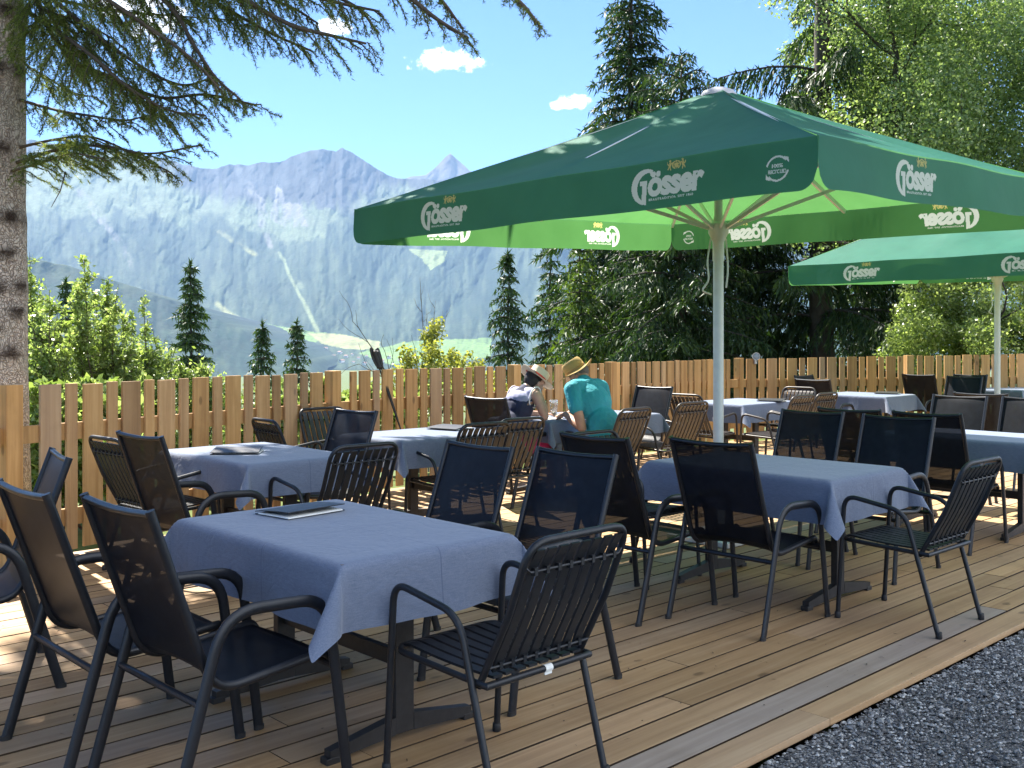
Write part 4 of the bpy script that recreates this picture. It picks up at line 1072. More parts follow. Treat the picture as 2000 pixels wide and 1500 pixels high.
# --- tall open spruce with moss-hung trunk and long drooping limbs
u, v, z = place(1606, 23); H = 19
def one_sided(ang, f):
    return 1.0
geo = spruce_geo(H, 3.4, 2.6, 21, step=1.15, nb=4, tl=.20, tw=.024, droop=.20, pend=.95, dens=1.2, gap=.26, shape=.45)
spruce('tall open spruce with bare mossy trunk and long drooping limbs right of the umbrella top', (u, v, z), geo, H, .30, 'spruce_needles', 21)
geo = spruce_geo(11, 3.4, 1.6, 22, step=.5, nb=6, tl=.20, tw=.026, droop=.30, pend=.7, dens=1.0, shape=.5)
for px, Y, sc, rz, lab in ((1330, 22.5, .80, .3, 'dark spruce filling the gap left of the white umbrella pole'), (1480, 24.5, .66, 1.9, 'dark spruce right of the white pole below the umbrella'), (1720, 25.0, .72, 4.0, 'dark spruce beneath the farther umbrella beside the birch')):
    u, v, z = place(px, Y)
    if px == 1330: sp0 = spruce(lab, (u, v, z), geo, 11, .17, 'spruce_needles', 22, rz=rz, sc=sc)
    else: dup(sp0, (u, v, z), rz, lab, 'spruces beyond the fence', (sc, sc, sc))
# --- broadleaf trees
def leaves(pts, rg, size, flat=.5, asp=.55, updir=None):
    n = len(pts); d = unit(rg.normal(size=(n, 3))*np.array([1, 1, flat])+(updir if updir is not None else 0)); nr = unit(rg.normal(size=(n, 3))+np.array([0, 0, .7])); w = unit(np.cross(d, nr))
    s = (size*rg.uniform(.6, 1.35, n))[:, None]
    q = np.stack([pts, pts+d*s*.5+w*s*asp*.5, pts+d*s, pts+d*s*.5-w*s*asp*.5], 1)
    return q.reshape(-1, 3)
def limb_tubes(mb, p, d, L, r, depth, rg, tips, spread=.6, up=.25, kids=3):
    pts = [Vector(p)]; dd = Vector(d).normalized(); n = 5
    for i in range(n):
        dd = (dd+Vector(rg.normal(0, .14, 3))+Vector((0, 0, up*.12))).normalized(); pts.append(pts[-1]+dd*L/n)
    mb.tube(pts, [r*(1-.55*i/n) for i in range(n+1)], 8 if depth > 1 else 5, cap=False)
    if depth == 0: tips.append((pts[-1], dd)); tips.append((pts[3], dd)); return
    for k in range(kids):
        s = pts[2+int((n-2)*(k+.5)/kids)] if k < kids-1 else pts[-1]
        nd = (dd+Vector(rg.normal(0, spread, 3))+Vector((0, 0, up))).normalized()
        limb_tubes(mb, s, nd, L*rg.uniform(.55, .8), r*.5, depth-1, rg, tips, spread, up, kids)
def broadleaf(name, label, loc, H, Rc, mat, nleaf, size, seed, clumps=60, hang=.0, zlow=.3, bark='dark_bark', group='leafy trees beyond the fence', squash=1.0, r=.16):
    rg = np.random.default_rng(seed); t = thing(name, label, 'tree', loc, 0, group)
    mb = MB(); tips = []; limb_tubes(mb, (0, 0, -.5), (0, 0, 1), H*.55, r, 3, rg, tips, .62, .30, 3)
    mb.build('trunk', M[bark], t, True)
    # clumps of foliage spread through an uneven egg-shaped crown
    C = []; 
    while len(C) < clumps:
        p = rg.uniform(-1, 1, 3); q = (p[0]**2+p[1]**2)**.5
        z = (p[2]+1)/2; wid = math.sin(PI*min(1, .12+.88*z)**.8)**.6
        if q > wid or (q < .45*wid and rg.random() < .6): continue
        C.append((p[0]*Rc, p[1]*Rc*squash, zlow*H+z*(1-zlow)*H, rg.uniform(.45, 1.0)*Rc*.30))
    tp = [(x[0].x, x[0].y, x[0].z, Rc*.2) for x in tips if x[0].z > zlow*H*.8]
    C = np.array(C+tp[:len(C)//2]); wgt = C[:, 3]**2; wgt /= wgt.sum(); ci = rg.choice(len(C), nleaf, p=wgt)
    off = unit(rg.normal(size=(nleaf, 3)))*rg.uniform(.15, 1, (nleaf, 1))**.55
    off = off*np.array([1, 1, .8+hang*.6]); pts = C[ci, :3]+off*C[ci, 3:4]; pts[:, 2] -= hang*rg.uniform(0, 1, nleaf)**2*.9
    up = np.array([0, 0, -.5-hang*.5])
    tris_obj('crown', leaves(pts, rg, size, .6, .62, up), M[mat], t, 4)
    return t
# big birch on the right, several stems
u, v, z = place(1905, 21.5); broadleaf('birch_tree', 'big pale green birch filling the upper right corner', (u, v, z), 11.2, 3.3, 'birch_leaves', 150000, .078, 31, 190, .35, .34, squash=1.0)
u, v, z = place(1745, 26); broadleaf('birch_tree', 'slender pale birch rising behind the mossy spruce trunk, left edge of the birches', (u, v, z), 13.0, 2.0, 'birch_leaves', 50000, .09, 32, 80, .5, .52)
u, v, z = place(2085, 24); broadleaf('birch_tree', 'darker birch cut by the right picture edge', (u, v, z), 12.5, 3.2, 'birch_leaves', 60000, .09, 33, 100, .35, .25)
u, v, z = place(1905, 18.6); broadleaf('leafy_shrub', 'bushy pale green shrub over the fence under the farther umbrella', (u, v, z), 3.3+(-z), 1.5, 'willow_leaves', 46000, .065, 34, 80, .15, .25, r=.07)
u, v, z = place(838, 21); broadleaf('willow_shrub', 'yellow-green rounded willow over the fence with dead twigs above it', (u, v, z), 2.0-z-.05, .62, 'olive_leaves', 5200, .085, 35, 36, .35, .55, r=.05)
u, v, z = place(925, 23); broadleaf('willow_shrub', 'low yellow-green shrub between the willow and the slim spruce', (u, v, z), 1.45-z, .75, 'olive_leaves', 3600, .085, 36, 26, .2, .55, r=.05)
# dead twigs sticking out above the willow
u, v, z = place(838, 21.6); t = thing('dead_sapling', 'bare dead sapling with thin branching twigs above the yellow-green willow', 'tree', (u, v, z)); mb = MB(); zt = ztop(545, 21.6)-z; rgd = np.random.default_rng(5)
for (x0, tx, top, r) in ((0, -.22, zt, .020), (.05, .15, zt-.45, .014), (.1, .42, zt-.65, .013), (0, -.05, zt-.6, .012)):
    pts = smooth_path([(x0, 0, 0), (x0+tx*.2, .02, top*.5), (x0+tx*.6, .05, top*.8), (x0+tx, .03, top)], 5); mb.tube(pts, [r*(1-.85*i/(len(pts)-1)) for i in range(len(pts))], 5)
    for k in range(9):
        p = pts[int(len(pts)*(.55+.05*k))-1] if int(len(pts)*(.55+.05*k)) < len(pts) else pts[-2]
        d = Vector((rgd.normal(0, .5), rgd.normal(0, .4), rgd.uniform(.4, 1))); mb.tube([p, p+d*.16, p+d*.22+Vector((0, 0, .1))], [.005, .003, .0015], 4)
mb.build('stem', M['dead_twig'], t, True)
# --- pale leafy bushes behind the left fence: many upright shoots
def shoot_bush(label, loc, shoots, mat, seed, size=.06):
    rg = np.random.default_rng(seed); t = thing('leafy_bush', label, 'bush', loc, 0, 'leafy bushes behind the left fence'); mb = MB(); L = []
    for (dx, dy, h) in shoots:
        bx, by = rg.normal(0, .18, 2); s = np.linspace(0, 1, 9)[:, None]; tip = np.array([dx, dy, h]); b = np.array([bx*.5, by*.5, 0]); bow = np.array([dx*.5, dy*.5, 0])
        path = b*(1-s)+tip*s+bow*(s*(1-s))*1.2+rg.normal(0, .02, (9, 3)); mb.tube([tuple(p) for p in path], [.016*(1-.85*i/8) for i in range(9)], 5, cap=False)
        # side twigs
        for k in range(int(h*17)):
            f = rg.uniform(.22, .97); i = min(7, int(f*8)); p = path[i]*(1-(f*8-i))+path[i+1]*(f*8-i); ln = rg.uniform(.15, .85)*(1.08-f)
            d = unit(np.array([rg.normal(), rg.normal(), rg.uniform(.4, 1.2)])); q = p+d*ln; mb.tube([tuple(p), tuple(q)], [.005, .002], 4, cap=False)
            n = int(14+ln*115); w = rg.uniform(.1, 1, n)[:, None]; L.append(p+d*ln*w+rg.normal(0, .022, (n, 3)))
        n = int(h*26); w = rg.uniform(.45, 1, n); i = np.minimum(7, (w*8).astype(int)); fr = (w*8-i)[:, None]; L.append(path[i]*(1-fr)+path[np.minimum(8, i+1)]*fr+rg.normal(0, .02, (n, 3)))
    mb.build('stem', M['twig_bark'], t, True); pts = np.concatenate(L)
    tris_obj('foliage', leaves(pts, rg, size, .9, .55, np.array([0, 0, .35])), M[mat], t, 4)
    return t
def bush(label, px, Y, tops, seed, depth=.5, size=.05):
    u, v, z = place(px, Y); rg = np.random.default_rng(seed+100); sh = []
    for (tx, ty) in tops:
        yy = Y+rg.uniform(-depth, depth); p = P(tx, ty, yy); sh.append((p.x-u, p.y-v, p.z-z))
    return shoot_bush(label, (u, v, z), sh, 'willow_leaves', seed, size)
bush('pale leafy bush beside the spruce trunk at far left', 95, 11.0, [(60, 500), (75, 545), (95, 570), (110, 610), (85, 610), (125, 600), (62, 590), (140, 640), (100, 660), (45, 560), (30, 520), (70, 690), (120, 690), (20, 600)], 41)
bush('tallest pale leafy bush with a spike of shoots over the left fence', 195, 11.6, [(163, 500), (152, 545), (185, 560), (208, 532), (175, 590), (215, 580), (232, 560), (195, 620), (150, 610), (240, 610), (170, 650), (220, 650), (255, 650), (200, 690), (160, 690), (245, 690)], 42)
bush('pale leafy bush left of the lone conical spruce', 285, 12.4, [(278, 575), (262, 610), (290, 618), (305, 640), (270, 655), (320, 665), (250, 640), (335, 690), (300, 690), (265, 690), (350, 700)], 43)
bush('low pale bush tips in front of the lone conical spruce', 385, 12.0, [(385, 690), (372, 708), (395, 712), (350, 705), (410, 720), (430, 735)], 44, .3)
bush('leafy undergrowth seen through the left picket gaps', 130, 9.6, [(x, 745+(i % 3)*25) for i, x in enumerate(range(20, 300, 18))], 45, .4, .08)
bush('leafy undergrowth seen through the pickets below the little spruces', 560, 14.5, [(x, 742+(i % 3)*14) for i, x in enumerate(range(400, 900, 26))], 46, .6, .09)
# --- the near spruce on the left: pale trunk, boughs reaching over the terrace, tall crown above the frame
NX, NY = -3.86, 7.6
nu, nv = cw(NX, NY); nz = float(ground_z(np.array(nu), np.array(nv)))
t = thing('spruce_tree', 'big near spruce with pale cracked trunk at the left edge, boughs hanging over terrace', 'tree', (nu, nv, nz)); NEAR = t
NT_H = 21.5
# trunk with whorl scars
zs = np.concatenate([np.linspace(-.5, 6.5, 150), np.linspace(6.8, NT_H, 30)]); nseg = 40; vs = []; kn = []
rgk = np.random.default_rng(3)
knots = [(ztop(py, NY)-nz, a) for py, a in ((30, .4), (52, 1.3), (143, .1), (143, .9), (143, -.7), (296, .25), (330, -.5), (428, -.1), (428, .55), (428, -.9), (497, .4), (565, .1), (560, .9), (565, -.8), (690, .5), (695, -.3), (150, -1.5), (80, -.2), (610, .75), (240, -.4), (470, -.6), (640, -.1))]
camdir = math.atan2(-nv, -nu)
for z in zs:
    r = .245*(1-.93*max(0, z)/NT_H)+.02+(.08*math.exp(-max(0, z+.5)*2.2))
    for k in range(nseg):
        a = 2*PI*k/nseg; kk = 0; bump_ = 0
        for kz, ka in knots:
            da = (a-camdir-ka+PI) % (2*PI)-PI; q = (da*.24/.085)**2+((z-kz)/.050)**2; e = math.exp(-q*1.1); kk = max(kk, e*(1.25 if q < .8 else 1)); bump_ += e*.016
        band = max((math.exp(-((z-kz)/.035)**2) for kz in (ztop(146, NY)-nz, ztop(430, NY)-nz, ztop(565, NY)-nz, ztop(692, NY)-nz)), default=0)*(.35+.5*vnoise(a*2.2, z*3+9))
        rr = r+bump_+.006*vnoise(a*3, z*6)+.010*vnoise(a*1.2+5, z*2)+band*.008
        vs.append((rr*math.cos(a), rr*math.sin(a), z)); kn.append(min(1, max(kk*1.15, band*1.5)))
mb = MB(); mb.add(vs, [(j*nseg+k, j*nseg+(k+1) % nseg, (j+1)*nseg+(k+1) % nseg, (j+1)*nseg+k) for j in range(len(zs)-1) for k in range(nseg)])
o = mb.build('trunk', M['pale_spruce_bark'], t, True); a = o.data.attributes.new('knot', 'FLOAT_COLOR', 'POINT'); buf = np.ones((len(vs), 4), np.float32); buf[:, :3] = np.array(kn)[:, None]; a.data.foreach_set('color', buf.ravel())
def near_side(a, f):
    X = math.cos(a)*DX-math.sin(a)*DY; Y = math.cos(a)*DY+math.sin(a)*DX; c = math.degrees(math.atan2(X, Y))   # 0 = away from the viewer, 90 = right
    return .5 if -88 < c < -47 else (1.15 if -47 <= c < 16 else 1.0)
# crown above the frame (casts the shade on the terrace)
geo = spruce_geo(NT_H, 4.3, 7.3-nz-.4, 51, step=.46, nb=7, tl=.36, tw=.065, droop=.30, pend=.45, dens=.76, shape=.55, side=near_side)
def right_side(a, f):
    X = math.cos(a)*DX-math.sin(a)*DY; Y = math.cos(a)*DY+math.sin(a)*DX; c = math.degrees(math.atan2(X, Y))
    return 1.12 if 14 < c < 125 else 0
geo2 = spruce_geo(NT_H, 3.55, 7.5-nz-.4, 52, step=.40, nb=9, tl=.40, tw=.085, droop=.28, pend=.40, dens=.90, shape=.50, side=right_side)  # denser unseen foliage added on this side to shade umbrella and deck
tv = np.concatenate([geo[0], geo2[0]]).reshape(-1, 3, 3); ctr = tv.mean(1)+np.array([nu, nv, nz])
cx_ = ctr[:, 0]*DX-ctr[:, 1]*DY; cy_ = ctr[:, 0]*DY+ctr[:, 1]*DX          # shade-casting crown is cut away where it would enter the view
tv = tv[ctr[:, 2] > 1.9+.36*np.maximum(cy_, 0)]
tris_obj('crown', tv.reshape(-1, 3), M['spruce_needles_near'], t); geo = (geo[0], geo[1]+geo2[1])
mb = MB()
for p, rr in geo[1]: mb.tube([tuple(x) for x in p], [rr*(1-.8*i/4)+.006 for i in range(5)], 5, cap=False)
mb.build('limbs', M['dark_bark'], t, True)
# boughs with real sprays and needles
def bough(path, width, seed, hang=.5, dens=1.0, fill=(.08, 1.0), droop=.28):
    rg = np.random.default_rng(seed); pts = np.array([tuple(p) for p in smooth_path(path, 8)]); n = len(pts)
    seg = np.linalg.norm(np.diff(pts, axis=0), axis=1); L = seg.sum(); cum = np.concatenate([[0], np.cumsum(seg)])/L
    def at(f): return np.stack([np.interp(f, cum, pts[:, i]) for i in range(3)], -1)
    wood = MB(); wood.tube([tuple(p) for p in pts], [.017*(1-.85*i/(n-1))*(L/3)+.004 for i in range(n)], 7)
    tris = []; m = int(L/.055*dens)
    for f, sg in zip(np.linspace(fill[0], fill[1], m)+rg.normal(0, .006, m), np.where(np.arange(m) % 2, 1, -1)):
        f = min(1, max(0, f)); p = at(np.array(f)); fw = unit(at(np.array(min(1, f+.03)))-at(np.array(max(0, f-.03)))); sd = unit(np.cross(fw, np.array([0, 0, 1.0])))
        ll = width*(1-.72*f**1.5)*rg.uniform(.45, 1.1)*(min(1, f/.12)**.5)
        d = unit(fw*rg.uniform(.5, .95)+sd*sg*rg.uniform(.45, .95)+np.array([0, 0, -1])*hang*rg.uniform(.0, 1.2)+np.array([0, 0, .12])); k = 7
        s = np.linspace(0, 1, k+1)[:, None]; path2 = p+d*ll*s+np.array([0, 0, -1])*droop*ll*s**1.8+rg.normal(0, .006, (k+1, 3)); wood.tube([tuple(x) for x in path2], [.0048*(1-.8*i/k)+.0012 for i in range(k+1)], 3, cap=False)
        # twigs off the spray
        tw = max(2, int(ll/.040)); brs = [path2]
        for j in range(tw):
            g = rg.uniform(.18, .98); i = min(k-1, int(g*k)); b = path2[i]*(1-(g*k-i))+path2[i+1]*(g*k-i); tl = rg.uniform(.05, .22)*(1.15-g)*min(1.3, ll/.35)+.03
            td = unit(d*rg.uniform(.5, 1)+np.cross(d, np.array([0, 0, 1.0]))*(1 if j % 2 else -1)*rg.uniform(.3, .9)+np.array([0, 0, -1])*rg.uniform(-.1, .9)*hang)
            s4 = np.linspace(0, 1, 4)[:, None]; tp = b+td*tl*s4+np.array([0, 0, -1])*.25*tl*s4**2; brs.append(tp)
        for q in brs:
            sl = np.linalg.norm(np.diff(q, axis=0), axis=1).sum(); c = int(sl/.0034*dens); 
            if c < 3: continue
            w = rg.uniform(0, 1, c)*(len(q)-1.001); i = w.astype(int); fr = (w-i)[:, None]; b = q[i]*(1-fr)+q[i+1]*fr; ax = unit(q[i+1]-q[i])
            nd = unit(ax*.85+unit(rg.normal(size=(c, 3)))*.9+np.array([0, 0, .12])); tris.append(needle_tris(b, nd, .027*rg.uniform(.7, 1.25, c), np.full(c, .0024), rg))
    return np.concatenate(tris), wood
def PN(px, py, Y):
    p = P(px, py, Y); return (p.x-nu, p.y-nv, p.z-nz)
B = [ # (photo-derived control points with depth), width, hang
 ([(40, -150, 7.6), (80, 20, 7.5), (135, 110, 7.35), (215, 150, 7.15), (310, 190, 6.95), (400, 185, 6.8), (500, 205, 6.7)], .66, .7),
 ([(40, -60, 7.6), (140, 30, 7.3), (260, 120, 7.0), (350, 165, 6.8), (420, 150, 6.65)], .55, .75),
 ([(60, -260, 7.6), (220, -80, 7.2), (330, 10, 6.9), (380, 90, 6.7), (420, 150, 6.6), (470, 195, 6.5)], .62, .8),
 ([(60, -330, 7.6), (300, -130, 7.0), (450, -20, 6.6), (560, 45, 6.4), (650, 70, 6.25), (715, 85, 6.2)], .62, .75),
 ([(60, -400, 7.6), (320, -170, 6.9), (520, -40, 6.5), (640, 0, 6.3), (740, 22, 6.2)], .60, .8),
 ([(60, -480, 7.6), (450, -230, 6.7), (640, -110, 6.3), (780, -20, 6.1), (850, 35, 6.0), (915, 75, 5.95)], .50, .7),
 ([(60, -560, 7.6), (560, -300, 6.6), (800, -150, 6.1), (930, -60, 5.9), (1010, 0, 5.8), (1050, 45, 5.75)], .46, .6),
 ([(20, 322, 7.55), (120, 290, 7.4), (200, 285, 7.2), (290, 300, 7.0), (395, 283, 6.85)], .46, .35),
 ([(20, 292, 7.55), (110, 272, 7.6), (180, 268, 7.5), (260, 300, 7.35), (330, 335, 7.25)], .46, .5),
 ([(20, 335, 7.5), (90, 315, 7.3), (140, 300, 7.0), (200, 310, 6.8)], .40, .5),
 ([(20, 110, 7.6), (90, 150, 7.7), (140, 180, 7.8), (190, 190, 7.9)], .42, .5),
 ([(40, -30, 7.6), (120, 0, 7.9), (220, 20, 8.2), (330, 30, 8.4), (470, 40, 8.5)], .45, .6),
 ([(20, 190, 7.6), (110, 215, 7.4), (170, 225, 7.2), (240, 235, 7.0), (280, 228, 6.9)], .36, .5),
 ([(50, 20, 7.6), (110, 60, 7.2), (180, 110, 6.9), (250, 170, 6.7), (330, 215, 6.6), (400, 225, 6.5)], .60, .8),
 ([(50, -100, 7.6), (180, -20, 7.0), (300, 60, 6.6), (380, 120, 6.4), (430, 175, 6.3)], .60, .85),
 ([(60, -300, 7.6), (250, -120, 7.3), (400, -10, 7.1), (520, 60, 6.9), (610, 100, 6.8)], .60, .8),
 ([(60, -360, 7.6), (380, -160, 7.2), (560, -50, 6.9), (690, 10, 6.8), (735, 60, 6.75)], .55, .8),
 ([(50, -20, 7.6), (90, 20, 7.4), (150, 40, 7.3), (210, 70, 7.2), (250, 100, 7.1)], .50, .8),
 ([(60, -500, 7.6), (480, -240, 6.9), (700, -110, 6.6), (840, -20, 6.5), (900, 50, 6.4)], .46, .7),
 ([(60, -200, 7.6), (250, -90, 7.3), (420, -40, 7.1), (560, 10, 7.0), (620, 45, 6.9)], .55, .8),
]
for i, (path, wd, hg) in enumerate(B):
    g, wood = bough([PN(*q) for q in path], wd*1.05, 60+i, hg, 1.0)
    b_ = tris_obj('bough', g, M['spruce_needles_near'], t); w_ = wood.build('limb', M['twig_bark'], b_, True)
mb = MB(); mb.tube([PN(128, 335, 7.3), PN(118, 372, 7.3), PN(100, 405, 7.3)], [.006, .004, .002], 5); mb.tube([PN(118, 372, 7.3), PN(108, 378, 7.28)], [.003, .001], 4); mb.build('dead_twig', M['dead_twig'], t, True)
# ================================================================ SMALL THINGS ON THE FENCE
# lamp clamped on a narrow picket right of the corner post
p, d, h = fence_at(s_of_px(1474)); n = Vector((d.y, -d.x, 0))
lt = thing('round_spotlight', 'round white spotlight clamped on the fence top at the corner', 'lamp', (p.x, p.y, h-.02))
ax = Matrix.Rotation(0, 3, 'Z'); fdir = Vector((-p.x, -p.y, -.4)).normalized(); q = fdir.to_track_quat('Z', 'Y').to_matrix()
c = n*.05+Vector((0, 0, .055))
mb = MB(); mb.lathe([(.0, -.05), (.035, -.048), (.052, -.02), (.058, .012), (.058, .02), (.051, .02), (.049, .008), (.0, .006)], c, 24, q); mb.build('housing', M['white_metal'], lt, True, 40)
plain('lamp_glass', (.30, .36, .42), .15); mb = MB(); mb.lathe([(.0, .0125), (.047, .0125), (.048, .010)], c, 24, q); mb.build('lens', M['lamp_glass'], lt, True)
mb = MB(); mb.bar(n*.03+Vector((0, 0, -.02)), c-Vector((0, 0, .03)), .03, .012); mb.bbox((n.x*.022, n.y*.022, -.03), (.05, .03, .06), None, .004); mb.build('clamp', M['alu'], lt)
# trekking poles pushed through a gap of the fence
sp = s_of_px(755); p, d, h = fence_at(sp); n = Vector((d.y, -d.x, 0))
top = P(744, 690, 10.33); 
foot = p+n*.30+d*.16; foot.z = 0
for k, (dt, df) in enumerate(((Vector((0, 0, 0)), Vector((0, 0, 0))), (d*-.045+Vector((0, 0, .005)), d*.03))):
    base = foot+df; tp_ = p-n*.10-d*.05+Vector((0, 0, 1.41))+dt
    t = thing('trekking_pole', 'black trekking pole leaning through the fence gap, grip above the pickets, %s of two' % ('right' if k == 0 else 'left'), 'pole', base, 0, 'trekking poles at the fence')
    v = tp_-base; mb = MB(); mb.tube([v*.0, v*.03], [.002, .006], 8); mb.tube([v*.03, v*.50, v*.501, v*.88], [.006, .0075, .009, .009], 10); mb.build('shaft', M['black_rubber'], t, True, 40)
    mb = MB(); dz = v.normalized(); rot = dz.to_track_quat('Z', 'Y').to_matrix()
    mb.lathe([(.012, 0), (.024, .01), (.022, .05), (.026, .09), (.024, .13), (.031, .16), (.033, .175), (.018, .19), (.0, .192)], v*.86, 14, rot); mb.build('grip', M['black_rubber'], t, True, 40)
    sgn = -1 if k else 1
    st = [v*.99, v*.99+d*.035*sgn+Vector((0, 0, .01)), v*.95+d*.045*sgn, v*.90+d*.035*sgn, v*.87+d*.012*sgn]
    mb = MB(); mb.tube(smooth_path(st, 6), .016, 6, flat=.3, up=n); mb.build('wrist_strap', M['black_rubber'], t, True)
    mb = MB(); mb.lathe([(.006, 0), (.03, .004), (.032, .008), (.008, .012)], v*.07, 14, rot); mb.build('basket', M['black_rubber'], t, True, 40)
# ================================================================ PEOPLE
class Blob:
    def __init__(s): s.mb = MB()
    def cap(s, p, r0, q, r1, n=14):
        p = Vector(p); q = Vector(q); d = q-p; L = d.length; rot = d.normalized().to_track_quat('Z', 'Y').to_matrix()
        prof = [(0, -r0)]+[(r0*math.sin(a), -r0*math.cos(a)) for a in np.linspace(.3, PI/2, 5)]+[(r1*math.cos(a), L+r1*math.sin(a)) for a in np.linspace(0, PI/2-.3, 5)]+[(0, L+r1)]
        s.mb.lathe(prof, p, n, rot); return s
    def ell(s, c, r, rot=None, n=18):
        prof = [(math.sin(a), -math.cos(a)) for a in np.linspace(0, PI, 11)]; prof[0] = (0, -1); prof[-1] = (0, 1)
        m = MB(); m.lathe(prof, (0, 0, 0), n); vs = [Vector((v[0]*r[0], v[1]*r[1], v[2]*r[2])) for v in m.v]
        s.mb.add([(rot @ v if rot is not None else v)+Vector(c) for v in vs], m.f); return s
    def chain(s, pts):
        for (p, r), (q, t) in zip(pts[:-1], pts[1:]): s.cap(p, r, q, t)
        return s
    def build(s, name, mat, parent, vox=.007, it=5, keep=None):
        o = s.mb.build(name, mat, None)
        r = o.modifiers.new('r', 'REMESH'); r.mode = 'VOXEL'; r.voxel_size = vox
        m = o.modifiers.new('s', 'SMOOTH'); m.factor = .5; m.iterations = it
        dg = bpy.context.evaluated_depsgraph_get(); me = bpy.data.meshes.new_from_object(o.evaluated_get(dg)); me.name = name
        bpy.data.objects.remove(o)
        if keep is not None:
            bm = bmesh.new(); bm.from_mesh(me); bmesh.ops.delete(bm, geom=[v for v in bm.verts if not keep(v.co)], context='VERTS'); bm.to_mesh(me); bm.free()
        me.polygons.foreach_set('use_smooth', [True]*len(me.polygons))
        me.materials.clear(); me.materials.append(mat)
        o = bpy.data.objects.new(name, me); COL.objects.link(o); o.parent = parent; return o
plain('skin_tan', (.42, .235, .155), .55, 0, .1, 25); plain('skin_fair', (.50, .305, .225), .55, 0, .1, 25)
plain('tshirt_turquoise', (.022, .27, .33), .8, 0, .10, 9, 1.0); [setattr(n.inputs['Distance'], 'default_value', .03) for n in M['tshirt_turquoise'].node_tree.nodes if n.type == 'BUMP']
plain('top_navy', (.018, .022, .060), .8, 0, .15, 14, .3); plain('trim_white', (.68, .68, .70), .8); plain('shorts_pink', (.50, .03, .16), .8, 0, .12, 14); plain('shorts_blue', (.22, .36, .55), .8, 0, .1, 14)
plain('hair_dark', (.020, .013, .010), .6, 0, .4, 60, .4); plain('hair_grey', (.12, .095, .08), .7, 0, .3, 60, .4); plain('flower_red', (.55, .05, .035), .7); plain('eye_white', (.6, .58, .55), .3); plain('lip', (.34, .13, .11), .5); plain('shoe', (.07, .07, .08), .6); plain('shoulder_panel', (.30, .31, .46), .8, 0, .1, 14)
def straw(name, lo, hi):
    t = NT(name); w = t.n.new('ShaderNodeTexWave'); w.wave_type = 'BANDS'; w.bands_direction = 'Z'; w.inputs['Scale'].default_value = 55; w.inputs['Distortion'].default_value = 2; t.l.new(t.obj(), w.inputs['Vector'])
    c = t.mix(w.outputs['Fac'], lo, hi); M[name] = t.done(t.mixsh(.15, t.bsdf(c, .75, 0, t.bump(w.outputs['Fac'], .5, .004), .2), t.translucent(hi)))
straw('straw_gold', (.40, .26, .09), (.62, .44, .19)); straw('straw_cream', (.62, .55, .42), (.78, .72, .60))
def head_parts(b, c, rot, k=1.0):
    """adds a head with face to blob b; local +Y is the face"""
    T = lambda p: c+rot @ (Vector(p)*k)
    b.ell(T((0, -.012, .025)), (.076*k, .095*k, .098*k), rot); b.ell(T((0, .022, -.045)), (.058*k, .070*k, .072*k), rot); b.ell(T((0, .070, -.085)), (.026*k, .024*k, .022*k), rot)
    b.cap(T((0, .090, .010)), .010*k, T((0, .106, -.030)), .0145*k); b.ell(T((0, .086, -.066)), (.026*k, .013*k, .012*k), rot)
    for s in (-1, 1):
        b.ell(T((s*.079, -.008, -.010)), (.010*k, .020*k, .032*k), rot); b.ell(T((s*.034, .076, .028)), (.024*k, .012*k, .009*k), rot); b.ell(T((s*.040, .060, -.030)), (.026*k, .022*k, .026*k), rot)
    return T
def face_bits(parent, T, rot, k, hair):
    for s in (-1, 1):
        e = MB(); m = MB(); m.lathe([(0, -1), (.7, -.7), (1, 0), (.7, .7), (0, 1)], n=10); e.add([T((s*.031+v[0]*.011, .083+v[1]*.008, .008+v[2]*.007)) for v in m.v], m.f); e.build('eye', M['eye_white'], parent, True)
        e = MB(); e.add([T((s*.031+v[0]*.005, .0895+v[1]*.003, .008+v[2]*.005)) for v in m.v], m.f); e.build('pupil', M['hair_dark'], parent, True)
    l = MB(); m = MB(); m.lathe([(0, -1), (.7, -.7), (1, 0), (.7, .7), (0, 1)], n=10); l.add([T((v[0]*.023, .0955+v[1]*.005, -.066+v[2]*.007)) for v in m.v], m.f); l.build('lips', M['lip'], parent, True)
def hand(b, wrist, tip_dir, palm_n, side, curl=.5, k=1.0):
    """palm with five fingers; side=+1 thumb on the a side"""
    w = Vector(wrist); d = Vector(tip_dir).normalized(); n = Vector(palm_n).normalized(); a = d.cross(n).normalized()*side
    pc = w+d*.045*k
    b.cap(w, .024*k, w+d*.02*k, .026*k)
    for q in (-.026, -.009, .009, .026): b.cap(w+d*.015*k+a*q*.7*k, .014*k, w+d*.082*k+a*q*k, .0125*k)
    for i, (q, L) in enumerate(((.029, .070), (.010, .080), (-.010, .074), (-.028, .058))):
        p0 = w+d*.085*k+a*q*k; d1 = (d+n*curl*.5+a*q*2).normalized(); p1 = p0+d1*L*.45*k; d2 = (d+n*curl*1.4).normalized(); p2 = p1+d2*L*.32*k; d3 = (d+n*curl*2.6).normalized(); p3 = p2+d3*L*.25*k
        b.chain([(p0, .0098*k), (p1, .0090*k), (p2, .0083*k), (p3, .0072*k)])
    t0 = w+d*.030*k+a*.028*k; t1 = t0+(d*.6+a*.9+n*.5).normalized()*.040*k; t2 = t1+(d*.9+a*.35+n*.6).normalized()*.030*k
    b.chain([(t0, .0135*k), (t1, .0110*k), (t2, .0088*k)])
